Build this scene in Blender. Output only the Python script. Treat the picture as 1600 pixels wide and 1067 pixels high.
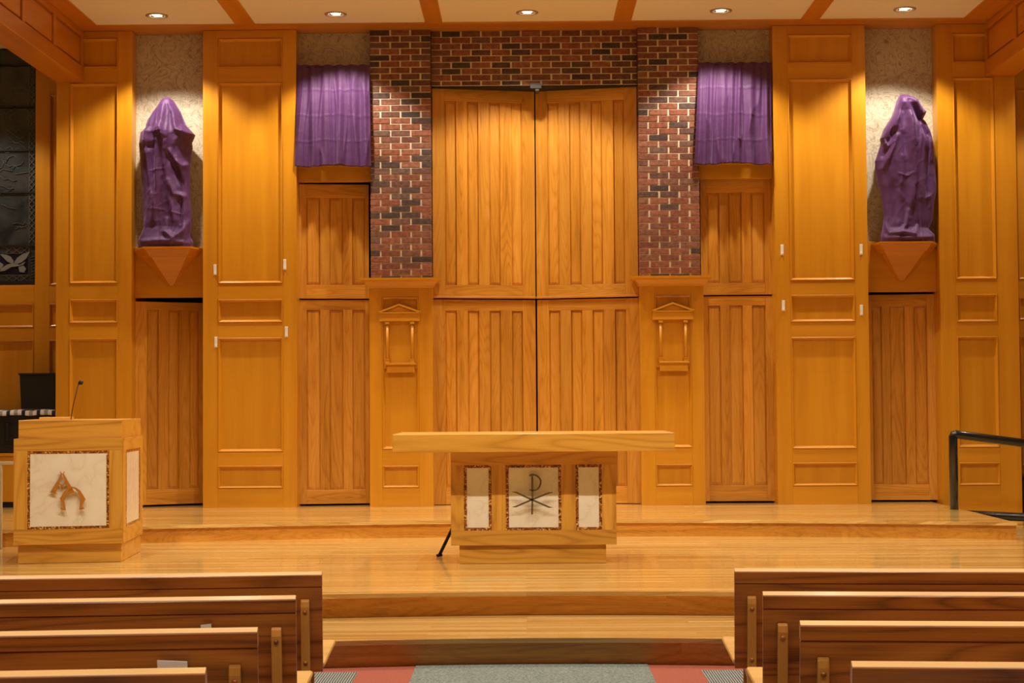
import bpy, math, random
from mathutils import Vector, Matrix, noise
for o in list(bpy.data.objects): bpy.data.objects.remove(o)
S = bpy.context.scene
COL = S.collection
random.seed(7)
PI = math.pi
# ------------------------------------------------------------------ camera
F = 2600.0                       # focal length in pixels of the 1600 px frame
EYE = 1.53
vx, vy = (821-800)/F, -(629-533.5)/F
ey = Vector((vx, vy, -1)).normalized()            # world +Y seen in camera axes
r_ = 0.0068
ez = Vector((-r_, 1, vy - r_*vx)).normalized()    # world +Z in camera axes
ex = ey.cross(ez)
R = Matrix((ex, ey, ez))                          # rows: world axes -> camera-to-world rotation
cam_d = bpy.data.cameras.new('camera'); cam = bpy.data.objects.new('camera', cam_d); COL.objects.link(cam)
cam_d.sensor_width = 36; cam_d.lens = F/1600*36; cam_d.clip_end = 100
cam.matrix_world = Matrix.Translation((0, 0, EYE)) @ R.to_4x4()
S.camera = cam
CP = Vector((0, 0, EYE))
def ray(px, py): return R @ Vector(((px-800)/F, -(py-533.5)/F, -1))
def P(px, py, Y):                # photo pixel on the vertical plane at depth Y -> (x, z)
    d = ray(px, py); p = CP + d*(Y/d.y); return p.x, p.z
def PX(px, Y, py=420): return P(px, py, Y)[0]
def PZ(py, Y, px=821): return P(px, py, Y)[1]
def G(px, py, z):                # photo pixel on the horizontal plane z -> (x, y)
    d = ray(px, py); p = CP + d*((z-EYE)/d.z); return p.x, p.y
# ------------------------------------------------------------------ world, exposure
W = bpy.data.worlds.new('world'); S.world = W; W.use_nodes = True
W.node_tree.nodes['Background'].inputs[0].default_value = (1.0, 0.88, 0.74, 1)
W.node_tree.nodes['Background'].inputs[1].default_value = 0.14
S.view_settings.view_transform = 'Standard'; S.view_settings.look = 'None'
S.view_settings.exposure = 0.22; S.view_settings.gamma = 1
try: S.view_settings.use_curve_mapping = False
except Exception: pass
# ------------------------------------------------------------------ lights
CEIL = 5.456
LC = (1.0, 0.875, 0.70)
def spot(name, loc, power, size, blend=0.25, aim=(0, 0, -1), rad=0.05, col=LC):
    d = bpy.data.lights.new(name, 'SPOT'); d.energy = power; d.spot_size = math.radians(size); d.spot_blend = blend
    d.shadow_soft_size = rad; d.color = col
    o = bpy.data.objects.new(name, d); COL.objects.link(o); o.location = loc
    o.rotation_euler = Vector(aim).to_track_quat('-Z', 'Y').to_euler(); return o
LAMPX = [-3.70, -1.89, 0.045, 2.0, 3.85]
LAMPY = 16.67
for x in LAMPX:
    spot('wall_lamp', (x, LAMPY, CEIL-0.015), 172, 112, 0.38)
for yy, pw, an in ((13.6, 185, 112), (9.9, 250, 128), (5.2, 120, 80), (1.8, 145, 120)):
    for x in LAMPX:
        spot('ceiling_lamp', (x, yy, CEIL-0.015), pw, an, 0.4)
for x in (-6.1, 6.1): spot('alcove_lamp', (x, 16.9, CEIL-0.015), 110, 112, 0.3)  # added fill spots without fixtures, brightening the alcove walls
# ------------------------------------------------------------------ materials
def newmat(name):
    m = bpy.data.materials.new(name); m.use_nodes = True; nt = m.node_tree
    return m, nt, nt.nodes['Principled BSDF']
def N(nt, t, **kw):
    n = nt.nodes.new(t)
    for k, v in kw.items():
        if k.startswith('i_'): n.inputs[int(k[2:])].default_value = v
        else: setattr(n, k, v)
    return n
def math_n(nt, op, a, b=None, clamp=False):
    n = nt.nodes.new('ShaderNodeMath'); n.operation = op; n.use_clamp = clamp
    for i, v in enumerate((a, b)):
        if v is None: continue
        if isinstance(v, (int, float)): n.inputs[i].default_value = v
        else: nt.links.new(v, n.inputs[i])
    return n.outputs[0]
def ramp(nt, fac, stops, interp='LINEAR'):
    n = nt.nodes.new('ShaderNodeValToRGB'); n.color_ramp.interpolation = interp
    e = n.color_ramp.elements
    while len(e) < len(stops): e.new(0.5)
    for k, (p, c) in enumerate(stops): e[k].position = p; e[k].color = (*c, 1)
    nt.links.new(fac, n.inputs[0]); return n.outputs[0]
def coords(nt, axis, along, across):
    tc = N(nt, 'ShaderNodeTexCoord'); at = N(nt, 'ShaderNodeAttribute', attribute_name='rnd'); oi = N(nt, 'ShaderNodeObjectInfo')
    s = math_n(nt, 'ADD', at.outputs['Fac'], oi.outputs['Random'])
    cx = N(nt, 'ShaderNodeCombineXYZ')
    for i, k in enumerate((13.7, 29.1, 7.3)): nt.links.new(math_n(nt, 'MULTIPLY', s, k), cx.inputs[i])
    add = N(nt, 'ShaderNodeVectorMath', operation='ADD'); nt.links.new(tc.outputs['Object'], add.inputs[0]); nt.links.new(cx.outputs[0], add.inputs[1])
    mp = N(nt, 'ShaderNodeMapping'); sc = [across]*3; sc['XYZ'.index(axis)] = along
    mp.inputs['Scale'].default_value = sc; nt.links.new(add.outputs[0], mp.inputs[0])
    return mp.outputs[0], s
def wood(name, axis, dark, mid, light, rough=0.36, contour=9.0, cathedral=0.5, pores=0.5, coat=0.28, vary=0.14):
    m, nt, b = newmat(name + '_' + axis.lower())
    v, s = coords(nt, axis, 0.16, 1.6)
    n1 = N(nt, 'ShaderNodeTexNoise'); n1.inputs['Scale'].default_value = 1.9; n1.inputs['Detail'].default_value = 2.2; n1.inputs['Distortion'].default_value = 0.25
    nt.links.new(v, n1.inputs['Vector'])
    c = math_n(nt, 'PINGPONG', math_n(nt, 'MULTIPLY', n1.outputs['Fac'], contour*4), 1.0)
    c = math_n(nt, 'POWER', c, 2.2)
    v2, _ = coords(nt, axis, 5.0, 190.0)
    n2 = N(nt, 'ShaderNodeTexNoise'); n2.inputs['Scale'].default_value = 1.0; n2.inputs['Detail'].default_value = 3
    nt.links.new(v2, n2.inputs['Vector'])
    v3, _ = coords(nt, axis, 0.5, 9.0)
    n3 = N(nt, 'ShaderNodeTexNoise'); n3.inputs['Scale'].default_value = 1.0; n3.inputs['Detail'].default_value = 2
    nt.links.new(v3, n3.inputs['Vector'])
    t = math_n(nt, 'ADD', math_n(nt, 'MULTIPLY', c, -0.42*cathedral), math_n(nt, 'MULTIPLY', n2.outputs['Fac'], 0.9*pores))
    t = math_n(nt, 'ADD', t, math_n(nt, 'MULTIPLY', n3.outputs['Fac'], 0.7))
    t = math_n(nt, 'ADD', t, 0.22 - 0.45*pores + 0.10*cathedral, True)
    col = ramp(nt, t, [(0.12, dark), (0.5, mid), (0.9, light)])
    fr = math_n(nt, 'FRACT', math_n(nt, 'MULTIPLY', s, 7.31))
    hs = N(nt, 'ShaderNodeHueSaturation'); nt.links.new(col, hs.inputs['Color'])
    nt.links.new(math_n(nt, 'ADD', math_n(nt, 'MULTIPLY', fr, vary*2), 1-vary), hs.inputs['Value'])
    nt.links.new(hs.outputs[0], b.inputs['Base Color'])
    b.inputs['Roughness'].default_value = rough
    b.inputs['Coat Weight'].default_value = coat; b.inputs['Coat Roughness'].default_value = 0.2
    bp = N(nt, 'ShaderNodeBump'); bp.inputs['Strength'].default_value = 0.08; bp.inputs['Distance'].default_value = 0.002
    nt.links.new(n2.outputs['Fac'], bp.inputs['Height']); nt.links.new(bp.outputs[0], b.inputs['Normal'])
    return m
def woods(name, *a, **k): return [wood(name, ax, *a, **k) for ax in 'XYZ']
MAPLE = woods('honey_veneer', (0.47, 0.178, 0.006), (0.61, 0.258, 0.009), (0.71, 0.33, 0.018), contour=5, cathedral=0.18, pores=0.28, vary=0.05)
OAK = woods('golden_oak', (0.30, 0.105, 0.008), (0.61, 0.262, 0.024), (0.80, 0.40, 0.070), contour=15, cathedral=0.42, pores=0.6, vary=0.12)
TRIMW = woods('ceiling_wood', (0.38, 0.115, 0.006), (0.53, 0.185, 0.009), (0.63, 0.24, 0.016), contour=5, cathedral=0.25, pores=0.3, vary=0.05)
ALTW = woods('altar_oak', (0.38, 0.16, 0.018), (0.62, 0.30, 0.036), (0.76, 0.41, 0.070), contour=9, cathedral=0.8, pores=0.45, vary=0.06)
PEWW = woods('red_oak', (0.11, 0.022, 0.003), (0.29, 0.076, 0.007), (0.46, 0.15, 0.018), contour=8, cathedral=0.95, pores=0.6, vary=0.08, rough=0.3)
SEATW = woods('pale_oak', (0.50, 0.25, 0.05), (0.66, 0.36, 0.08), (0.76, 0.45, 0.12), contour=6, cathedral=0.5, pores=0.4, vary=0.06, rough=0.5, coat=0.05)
def plain(name, c, rough=0.5, metal=0.0, coat=0.0, bump=0.0, bscale=200):
    m, nt, b = newmat(name); b.inputs['Roughness'].default_value = rough; b.inputs['Metallic'].default_value = metal; b.inputs['Coat Weight'].default_value = coat
    tc = N(nt, 'ShaderNodeTexCoord'); n = N(nt, 'ShaderNodeTexNoise'); n.inputs['Scale'].default_value = bscale; nt.links.new(tc.outputs['Object'], n.inputs['Vector'])
    col = ramp(nt, n.outputs['Fac'], [(0.3, tuple(x*0.94 for x in c)), (0.7, tuple(min(1, x*1.06) for x in c))])
    nt.links.new(col, b.inputs['Base Color'])
    if bump:
        bp = N(nt, 'ShaderNodeBump'); bp.inputs['Strength'].default_value = bump; bp.inputs['Distance'].default_value = 0.003
        nt.links.new(n.outputs['Fac'], bp.inputs['Height']); nt.links.new(bp.outputs[0], b.inputs['Normal'])
    return m
WHITE = plain('white_plastic', (0.85, 0.83, 0.78), 0.4)
BLACK = plain('black_plastic', (0.003, 0.003, 0.0035), 0.6)
RAILM = plain('black_rail_paint', (0.006, 0.008, 0.011), 0.22, coat=0.5)
PLASTER = plain('ceiling_plaster', (0.74, 0.66, 0.56), 0.9, bump=0.1)
CREAM = plain('cream_paint', (0.62, 0.48, 0.33), 0.85)
DARK = plain('dark_gap', (0.01, 0.008, 0.006), 0.9)
BRONZE = plain('green_bronze', (0.20, 0.145, 0.065), 0.35, 0.75)
COPPER = plain('amber_wood_letter', (0.55, 0.22, 0.03), 0.3, 0.2)
BEIGEM = plain('beige_metal', (0.50, 0.42, 0.25), 0.45)
GREYM = plain('grey_metal', (0.06, 0.06, 0.063), 0.6)
NAVY = plain('navy_cloth', (0.012, 0.02, 0.075), 0.9); WCLOTH = plain('white_cloth', (0.75, 0.74, 0.76), 0.9); GCLOTH = plain('grey_cloth', (0.33, 0.33, 0.35), 0.9)
PAPER = plain('paper', (0.80, 0.78, 0.76), 0.7)
MAROON = plain('dark_maroon', (0.02, 0.006, 0.006), 0.5)
RINGM = plain('downlight_trim', (0.42, 0.34, 0.27), 0.35, 0.3)
REFL = plain('reflector_metal', (0.75, 0.65, 0.50), 0.15, 1.0)
def emis(name, c, s):
    m, nt, b = newmat(name); b.inputs['Base Color'].default_value = (*c, 1); b.inputs['Emission Color'].default_value = (*c, 1); b.inputs['Emission Strength'].default_value = s; return m
LAMPG = emis('lamp_glow', (1.0, 0.86, 0.66), 6.0)
def cloth_mat():
    m, nt, b = newmat('purple_satin')
    tc = N(nt, 'ShaderNodeTexCoord'); n = N(nt, 'ShaderNodeTexNoise'); n.inputs['Scale'].default_value = 420; n.inputs['Detail'].default_value = 2
    nt.links.new(tc.outputs['Object'], n.inputs['Vector'])
    col = ramp(nt, n.outputs['Fac'], [(0.3, (0.066, 0.016, 0.094)), (0.7, (0.082, 0.021, 0.114))]); nt.links.new(col, b.inputs['Base Color'])
    b.inputs['Roughness'].default_value = 0.62; b.inputs['Sheen Weight'].default_value = 0.3; b.inputs['Sheen Roughness'].default_value = 0.4
    b.inputs['Sheen Tint'].default_value = (0.8, 0.55, 1.0, 1)
    n2 = N(nt, 'ShaderNodeTexNoise'); n2.inputs['Scale'].default_value = 9; n2.inputs['Detail'].default_value = 4; nt.links.new(tc.outputs['Object'], n2.inputs['Vector'])
    bp = N(nt, 'ShaderNodeBump'); bp.inputs['Strength'].default_value = 0.35; bp.inputs['Distance'].default_value = 0.02
    nt.links.new(n2.outputs['Fac'], bp.inputs['Height']); nt.links.new(bp.outputs[0], b.inputs['Normal'])
    return m
PURPLE = cloth_mat()
def brick_mat():
    m, nt, b = newmat('brick_faces')
    at = N(nt, 'ShaderNodeAttribute', attribute_name='rnd')
    col = ramp(nt, at.outputs['Fac'], [(0.0, (0.052, 0.034, 0.034)), (0.14, (0.085, 0.050, 0.045)), (0.24, (0.15, 0.055, 0.036)), (0.45, (0.235, 0.075, 0.042)), (0.7, (0.27, 0.105, 0.062)), (0.9, (0.17, 0.075, 0.052)), (1.0, (0.13, 0.08, 0.065))])
    tc = N(nt, 'ShaderNodeTexCoord'); n = N(nt, 'ShaderNodeTexNoise'); n.inputs['Scale'].default_value = 26; n.inputs['Detail'].default_value = 5
    nt.links.new(tc.outputs['Object'], n.inputs['Vector'])
    mx = N(nt, 'ShaderNodeMixRGB', blend_type='MULTIPLY'); mx.inputs[0].default_value = 0.75
    nt.links.new(col, mx.inputs[1]); nt.links.new(ramp(nt, n.outputs['Fac'], [(0.3, (0.45, 0.40, 0.40)), (0.62, (1.25, 1.2, 1.2))]), mx.inputs[2])
    nt.links.new(mx.outputs[0], b.inputs['Base Color']); b.inputs['Roughness'].default_value = 0.85
    bp = N(nt, 'ShaderNodeBump'); bp.inputs['Strength'].default_value = 0.7; bp.inputs['Distance'].default_value = 0.01
    nt.links.new(n.outputs['Fac'], bp.inputs['Height']); nt.links.new(bp.outputs[0], b.inputs['Normal'])
    return m
BRICK = brick_mat(); MORTAR = plain('mortar', (0.66, 0.58, 0.45), 0.95, bump=0.5, bscale=90)
def paper_mat():
    m, nt, b = newmat('damask_wallpaper'); tc = N(nt, 'ShaderNodeTexCoord')
    n = N(nt, 'ShaderNodeTexNoise'); n.inputs['Scale'].default_value = 5.0; n.inputs['Detail'].default_value = 3; n.inputs['Distortion'].default_value = 2.6
    nt.links.new(tc.outputs['Object'], n.inputs['Vector'])
    c = math_n(nt, 'PINGPONG', math_n(nt, 'MULTIPLY', n.outputs['Fac'], 11), 1.0)
    n2 = N(nt, 'ShaderNodeTexNoise'); n2.inputs['Scale'].default_value = 14; n2.inputs['Detail'].default_value = 4; nt.links.new(tc.outputs['Object'], n2.inputs['Vector'])
    t = math_n(nt, 'ADD', math_n(nt, 'MULTIPLY', c, 0.6), math_n(nt, 'MULTIPLY', n2.outputs['Fac'], 0.5))
    nt.links.new(ramp(nt, t, [(0.14, (0.23, 0.19, 0.135)), (0.38, (0.47, 0.41, 0.31)), (0.8, (0.58, 0.53, 0.42))]), b.inputs['Base Color'])
    b.inputs['Roughness'].default_value = 0.6; return m
WALLP = paper_mat()
def floor_mat():
    m, nt, b = newmat('strip_flooring'); tc = N(nt, 'ShaderNodeTexCoord')
    sp = N(nt, 'ShaderNodeSeparateXYZ'); nt.links.new(tc.outputs['Object'], sp.inputs[0])
    yy = math_n(nt, 'ADD', sp.outputs[1], math_n(nt, 'MULTIPLY', sp.outputs[2], 1.0))
    cb = N(nt, 'ShaderNodeCombineXYZ'); nt.links.new(sp.outputs[0], cb.inputs[0]); nt.links.new(yy, cb.inputs[1])
    br = N(nt, 'ShaderNodeTexBrick'); br.offset = 0.37; br.offset_frequency = 3; br.squash = 1.0
    for k, v in (('Scale', 1.0), ('Mortar Size', 0.0005), ('Brick Width', 1.6), ('Row Height', 0.057), ('Bias', 0.0)): br.inputs[k].default_value = v
    br.inputs['Color1'].default_value = (0, 0, 0, 1); br.inputs['Color2'].default_value = (1, 1, 1, 1); br.inputs['Mortar'].default_value = (0.2, 0.2, 0.2, 1)
    nt.links.new(cb.outputs[0], br.inputs['Vector'])
    rv = N(nt, 'ShaderNodeRGBToBW'); nt.links.new(br.outputs['Color'], rv.inputs[0])
    mp = N(nt, 'ShaderNodeMapping'); mp.inputs['Scale'].default_value = (1.6, 34, 34); nt.links.new(tc.outputs['Object'], mp.inputs[0])
    n = N(nt, 'ShaderNodeTexNoise'); n.inputs['Scale'].default_value = 1; n.inputs['Detail'].default_value = 5; nt.links.new(mp.outputs[0], n.inputs['Vector'])
    t = math_n(nt, 'ADD', math_n(nt, 'MULTIPLY', rv.outputs[0], 0.40), math_n(nt, 'MULTIPLY', n.outputs['Fac'], 0.60))
    col = ramp(nt, t, [(0.18, (0.36, 0.175, 0.034)), (0.38, (0.58, 0.34, 0.090)), (0.56, (0.68, 0.44, 0.135)), (0.78, (0.80, 0.57, 0.23))])
    mx = N(nt, 'ShaderNodeMixRGB', blend_type='MIX'); nt.links.new(br.outputs['Fac'], mx.inputs[0]); nt.links.new(col, mx.inputs[1]); mx.inputs[2].default_value = (0.22, 0.09, 0.02, 1)
    nt.links.new(mx.outputs[0], b.inputs['Base Color']); b.inputs['Roughness'].default_value = 0.26
    b.inputs['Coat Weight'].default_value = 0.7; b.inputs['Coat Roughness'].default_value = 0.10
    return m
FLOORM = floor_mat()
def marble_mat():
    m, nt, b = newmat('cream_marble'); tc = N(nt, 'ShaderNodeTexCoord')
    n = N(nt, 'ShaderNodeTexNoise'); n.inputs['Scale'].default_value = 3.5; n.inputs['Detail'].default_value = 8; n.inputs['Distortion'].default_value = 1.2; nt.links.new(tc.outputs['Object'], n.inputs['Vector'])
    a = math_n(nt, 'ABSOLUTE', math_n(nt, 'SUBTRACT', n.outputs['Fac'], 0.5))
    nt.links.new(ramp(nt, a, [(0.0, (0.74, 0.65, 0.49)), (0.02, (0.80, 0.73, 0.58)), (0.15, (0.84, 0.78, 0.64))]), b.inputs['Base Color'])
    b.inputs['Roughness'].default_value = 0.18; return m
MARBLE = marble_mat()
def mosaic_mat():
    m, nt, b = newmat('amber_mosaic'); tc = N(nt, 'ShaderNodeTexCoord')
    v = N(nt, 'ShaderNodeTexVoronoi'); v.inputs['Scale'].default_value = 95; nt.links.new(tc.outputs['Object'], v.inputs['Vector'])
    s = N(nt, 'ShaderNodeSeparateColor'); nt.links.new(v.outputs['Color'], s.inputs[0])
    nt.links.new(ramp(nt, s.outputs[0], [(0.0, (0.06, 0.018, 0.004)), (0.45, (0.26, 0.075, 0.010)), (0.8, (0.42, 0.15, 0.02)), (0.93, (0.75, 0.45, 0.14))]), b.inputs['Base Color'])
    b.inputs['Roughness'].default_value = 0.25; return m
MOSAIC = mosaic_mat()
def carpet(name, c1, c2, scale, stripes=False):
    m, nt, b = newmat(name); tc = N(nt, 'ShaderNodeTexCoord'); n = N(nt, 'ShaderNodeTexNoise'); n.inputs['Scale'].default_value = scale; n.inputs['Detail'].default_value = 3
    nt.links.new(tc.outputs['Object'], n.inputs['Vector']); f = n.outputs['Fac']
    if stripes:
        w = N(nt, 'ShaderNodeTexWave'); w.inputs['Scale'].default_value = 22; w.inputs['Distortion'].default_value = 1.0; nt.links.new(tc.outputs['Object'], w.inputs['Vector'])
        f = math_n(nt, 'ADD', math_n(nt, 'MULTIPLY', f, 0.4), math_n(nt, 'MULTIPLY', w.outputs['Fac'], 0.6))
    nt.links.new(ramp(nt, f, [(0.35, c1), (0.65, c2)]), b.inputs['Base Color']); b.inputs['Roughness'].default_value = 1.0
    bp = N(nt, 'ShaderNodeBump'); bp.inputs['Strength'].default_value = 0.6; bp.inputs['Distance'].default_value = 0.006
    nt.links.new(f, bp.inputs['Height']); nt.links.new(bp.outputs[0], b.inputs['Normal']); return m
CGREY = carpet('grey_carpet', (0.10, 0.125, 0.115), (0.26, 0.30, 0.28), 85)
CRED = carpet('terracotta_carpet', (0.31, 0.075, 0.045), (0.39, 0.105, 0.064), 120)
CSTR = carpet('striped_grey_carpet', (0.045, 0.052, 0.052), (0.34, 0.36, 0.34), 90, True)
def glass_mat():
    m, nt, b = newmat('dark_leaded_glass'); tc = N(nt, 'ShaderNodeTexCoord')
    n = N(nt, 'ShaderNodeTexNoise'); n.inputs['Scale'].default_value = 2.6; n.inputs['Detail'].default_value = 6; n.inputs['Distortion'].default_value = 1.5; nt.links.new(tc.outputs['Object'], n.inputs['Vector'])
    nt.links.new(ramp(nt, n.outputs['Fac'], [(0.3, (0.014, 0.020, 0.026)), (0.5, (0.040, 0.052, 0.060)), (0.62, (0.060, 0.060, 0.064)), (0.72, (0.022, 0.030, 0.045))]), b.inputs['Base Color'])
    b.inputs['Roughness'].default_value = 0.25
    bp = N(nt, 'ShaderNodeBump'); bp.inputs['Strength'].default_value = 0.5; bp.inputs['Distance'].default_value = 0.02; nt.links.new(n.outputs['Fac'], bp.inputs['Height']); nt.links.new(bp.outputs[0], b.inputs['Normal'])
    return m
GLASS = glass_mat(); LEAD = plain('lead_line', (0.17, 0.18, 0.19), 0.5, 0.3); DOVE = plain('pale_glass', (0.22, 0.24, 0.25), 0.35, bscale=15); MIDNIGHT = plain('dark_blue_glass', (0.008, 0.01, 0.03), 0.2)
# ------------------------------------------------------------------ mesh helpers
class MB:
    def __init__(s): s.v = []; s.f = []; s.m = []; s.r = []; s.sm = []
    def add(s, verts, faces, mi=0, r=None, smooth=False):
        k = len(s.v); s.v += [tuple(p) for p in verts]
        if r is None: r = random.random()
        for f in faces: s.f.append([k+i for i in f]); s.m.append(mi); s.r.append(r); s.sm.append(smooth)
    def box(s, x0, x1, y0, y1, z0, z1, ax=None, mi=None, r=None):
        if x1 < x0: x0, x1 = x1, x0
        if y1 < y0: y0, y1 = y1, y0
        if z1 < z0: z0, z1 = z1, z0
        d = (x1-x0, y1-y0, z1-z0)
        if mi is None: mi = 'XYZ'.index(ax) if ax else d.index(max(d))
        v = [(x, y, z) for z in (z0, z1) for y in (y0, y1) for x in (x0, x1)]
        s.add(v, [(0, 2, 3, 1), (4, 5, 7, 6), (0, 1, 5, 4), (1, 3, 7, 5), (3, 2, 6, 7), (2, 0, 4, 6)], mi, r); return s
    def prism(s, poly, z0, z1, mi=0, taper=None):       # poly counter-clockwise in xy
        n = len(poly); top = taper or poly
        v = [(x, y, z0) for x, y in poly] + [(x, y, z1) for x, y in top]
        s.add(v, [tuple(range(n))[::-1], tuple(range(n, 2*n))] + [(i, (i+1) % n, n+(i+1) % n, n+i) for i in range(n)], mi); return s
    def xz(s, poly, y0, y1, mi=0):                       # outline in xz pushed along y (counter-clockwise seen from -y)
        n = len(poly); v = [(x, y0, z) for x, z in poly] + [(x, y1, z) for x, z in poly]
        s.add(v, [tuple(range(n)), tuple(range(n, 2*n))[::-1]] + [(i, n+i, n+(i+1) % n, (i+1) % n) for i in range(n)], mi); return s
    def stroke(s, pts, w, y0, y1, mi=0):                 # flat bar along a polyline in xz
        L, Rr = [], []
        for i, (x, z) in enumerate(pts):
            a = pts[max(0, i-1)]; b = pts[min(len(pts)-1, i+1)]
            dx, dz = b[0]-a[0], b[1]-a[1]; l = math.hypot(dx, dz) or 1; nx, nz = -dz/l, dx/l
            ww = (w[i] if isinstance(w, (list, tuple)) else w)/2
            L.append((x+nx*ww, z+nz*ww)); Rr.append((x-nx*ww, z-nz*ww))
        for i in range(len(pts)-1):
            s.xz([Rr[i], Rr[i+1], L[i+1], L[i]], y0, y1, mi)
        return s
    def tube(s, pts, rad, n=12, mi=0, caps=True):
        pts = [Vector(p) for p in pts]; base = len(s.v); vs = []; up = None
        for i, p in enumerate(pts):
            d = (pts[min(i+1, len(pts)-1)] - pts[max(i-1, 0)]).normalized()
            if up is None: up = d.orthogonal().normalized()
            up = (up - d*up.dot(d)).normalized(); si = d.cross(up); rr = rad[i] if isinstance(rad, (list, tuple)) else rad
            for k in range(n): a = 2*PI*k/n; vs.append(p + (up*math.cos(a) + si*math.sin(a))*rr)
        fs = [(i*n+k, i*n+(k+1) % n, (i+1)*n+(k+1) % n, (i+1)*n+k) for i in range(len(pts)-1) for k in range(n)]
        if caps: fs += [tuple(range(n))[::-1], tuple(range((len(pts)-1)*n, len(pts)*n))]
        s.add(vs, fs, mi, smooth=True); return s
    def lathe(s, c, prof, n=32, mi=0):                   # prof: list of (radius, z)
        vs = [(c[0]+r*math.cos(2*PI*k/n), c[1]+r*math.sin(2*PI*k/n), c[2]+z) for r, z in prof for k in range(n)]
        s.add(vs, [(i*n+k, i*n+(k+1) % n, (i+1)*n+(k+1) % n, (i+1)*n+k) for i in range(len(prof)-1) for k in range(n)], mi, smooth=True); return s
    def grid(s, rows, mi=0, closed=False, smooth=True):
        n = len(rows[0]); vs = [p for r in rows for p in r]; fs = []
        for i in range(len(rows)-1):
            for k in range(n if closed else n-1): fs.append((i*n+k, i*n+(k+1) % n, (i+1)*n+(k+1) % n, (i+1)*n+k))
        s.add(vs, fs, mi, smooth=smooth); return s
    def mirror(s): s.v = [(-x, y, z) for x, y, z in s.v]; s.f = [f[::-1] for f in s.f]; return s
    def build(s, name, mats, parent=None, bevel=0.0, org=None, solid=0.0):
        me = bpy.data.meshes.new(name); o = bpy.data.objects.new(name, me); COL.objects.link(o)
        off = Vector((0, 0, 0))
        if parent is not None and not parent.get('_local'): off = root_of(parent)
        elif org is not None: off = Vector(org); o.location = off
        me.from_pydata([tuple(Vector(p)-off) for p in s.v], [], s.f)
        if not isinstance(mats, (list, tuple)): mats = [mats]
        for m in mats: me.materials.append(m)
        a = me.attributes.new('rnd', 'FLOAT', 'FACE'); a.data.foreach_set('value', s.r)
        me.polygons.foreach_set('material_index', [min(i, len(mats)-1) for i in s.m]); me.polygons.foreach_set('use_smooth', s.sm)
        me.update(); o.parent = parent
        if bevel:
            b = o.modifiers.new('bevel', 'BEVEL'); b.width = bevel; b.segments = 2; b.limit_method = 'ANGLE'; b.angle_limit = math.radians(40)
        if solid:
            b = o.modifiers.new('thickness', 'SOLIDIFY'); b.thickness = solid
        return o
def root_of(o):
    while o.parent: o = o.parent
    return o.location.copy()
def thing(name, label, cat, loc=(0, 0, 0), rotz=0, group=None, local=False):
    o = bpy.data.objects.new(name, None); COL.objects.link(o); o.location = loc; o.rotation_euler = (0, 0, rotz)
    o.empty_display_size = 0.1; o['label'] = label; o['category'] = cat
    if group: o['group'] = group
    if local: o['_local'] = 1
    return o
def tag(o, label, cat, group=None):
    o['label'] = label; o['category'] = cat
    if group: o['group'] = group
    return o
def struct(o, label=None):
    o['kind'] = 'structure'
    if label: o['label'] = label
    return o
# child meshes of a local root: mark parents so the coordinates are taken as they are
def lb(mb, name, mats, parent, **k):
    parent['_local'] = 1
    o = mb.build(name, mats, parent, **k); o['_local'] = 1; return o
# ------------------------------------------------------------------ levels
Z1, Z2, Z3 = 0.155, 0.31, 0.46
YP = 17.30                                     # front plane of the panelling
CX, CYC = 0.06, 1.2                            # centre of the step arcs
def arc_slab(name, Rf, z0, z1, xl, xr, yb, nosing=0.03):
    mb = MB(); n = 60
    def prof(rr, za, zb):
        xs = [xl+(xr-xl)*i/n for i in range(n+1)]
        front = [(x, CYC + math.sqrt(max(0.01, rr*rr-(x-CX)**2))) for x in xs]
        return front
    for rr, za, zb in ((Rf, z1-0.028, z1), (Rf+nosing, z0, z1-0.028)):
        f = prof(rr, za, zb)
        # arc bends towards the viewer at both ends
        vs = [(x, y, za) for x, y in f] + [(x, yb, za) for x, y in f] + [(x, y, zb) for x, y in f] + [(x, yb, zb) for x, y in f]
        m = n+1; fs = []; ff = []
        for i in range(n):
            ff.append((i, i+1, 2*m+i+1, 2*m+i)); fs += [(2*m+i, 2*m+i+1, 3*m+i+1, 3*m+i), (m+i+1, m+i, 3*m+i, 3*m+i+1), (i+1, i, m+i, m+i+1)]
        fs += [(0, 2*m, 3*m, m), (n, m+n, 3*m+n, 2*m+n)]
        mb.add(vs, fs, 0)
        if rr == Rf: mb.add(vs, ff, 0)
        else:
            # riser of two boards, one above the other
            hh = za+(zb-za)*0.45; top = [(x, y, hh) for x, y in f]; lo = [(x, y, za) for x, y in f]; hi = [(x, y, zb) for x, y in f]
            for p, q, cuts in ((lo, top, (0, 13, 27, 39, 52, n)), (top, hi, (0, 8, 21, 33, 46, n))):
                for c0, c1 in zip(cuts, cuts[1:]):
                    k = c1-c0; mb.add(p[c0:c1+1]+q[c0:c1+1], [(i, i+1, k+1+i+1, k+1+i) for i in range(k)], 1)
    o = mb.build(name, [FLOORM, OAK[0]], bevel=0.012)
    return o
xr_edge = G(1588, 814, Z3)[0]-0.04
struct(arc_slab('floor_upper_platform', 15.2-CYC, Z2, Z3, -6.6, xr_edge, 18.6), 'topmost strip-wood stage level along the panelled wall')
struct(arc_slab('floor_stage', 10.8-CYC, Z1, Z2, -9, 9, 18.6), 'strip-wood stage level carrying the altar')
struct(arc_slab('floor_step', 9.78-CYC, 0.0, Z1, -9, 9, 18.6), 'lowest strip-wood step above the carpet')
mb = MB(); mb.box(-9, 9, -4, 18.6, -0.1, 0.0, mi=0); struct(mb.build('floor', [CRED]), 'terracotta red carpet')
mb = MB(); mb.box(-0.648, 0.70, -4, 9.84, 0.0, 0.004, mi=0)
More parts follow.
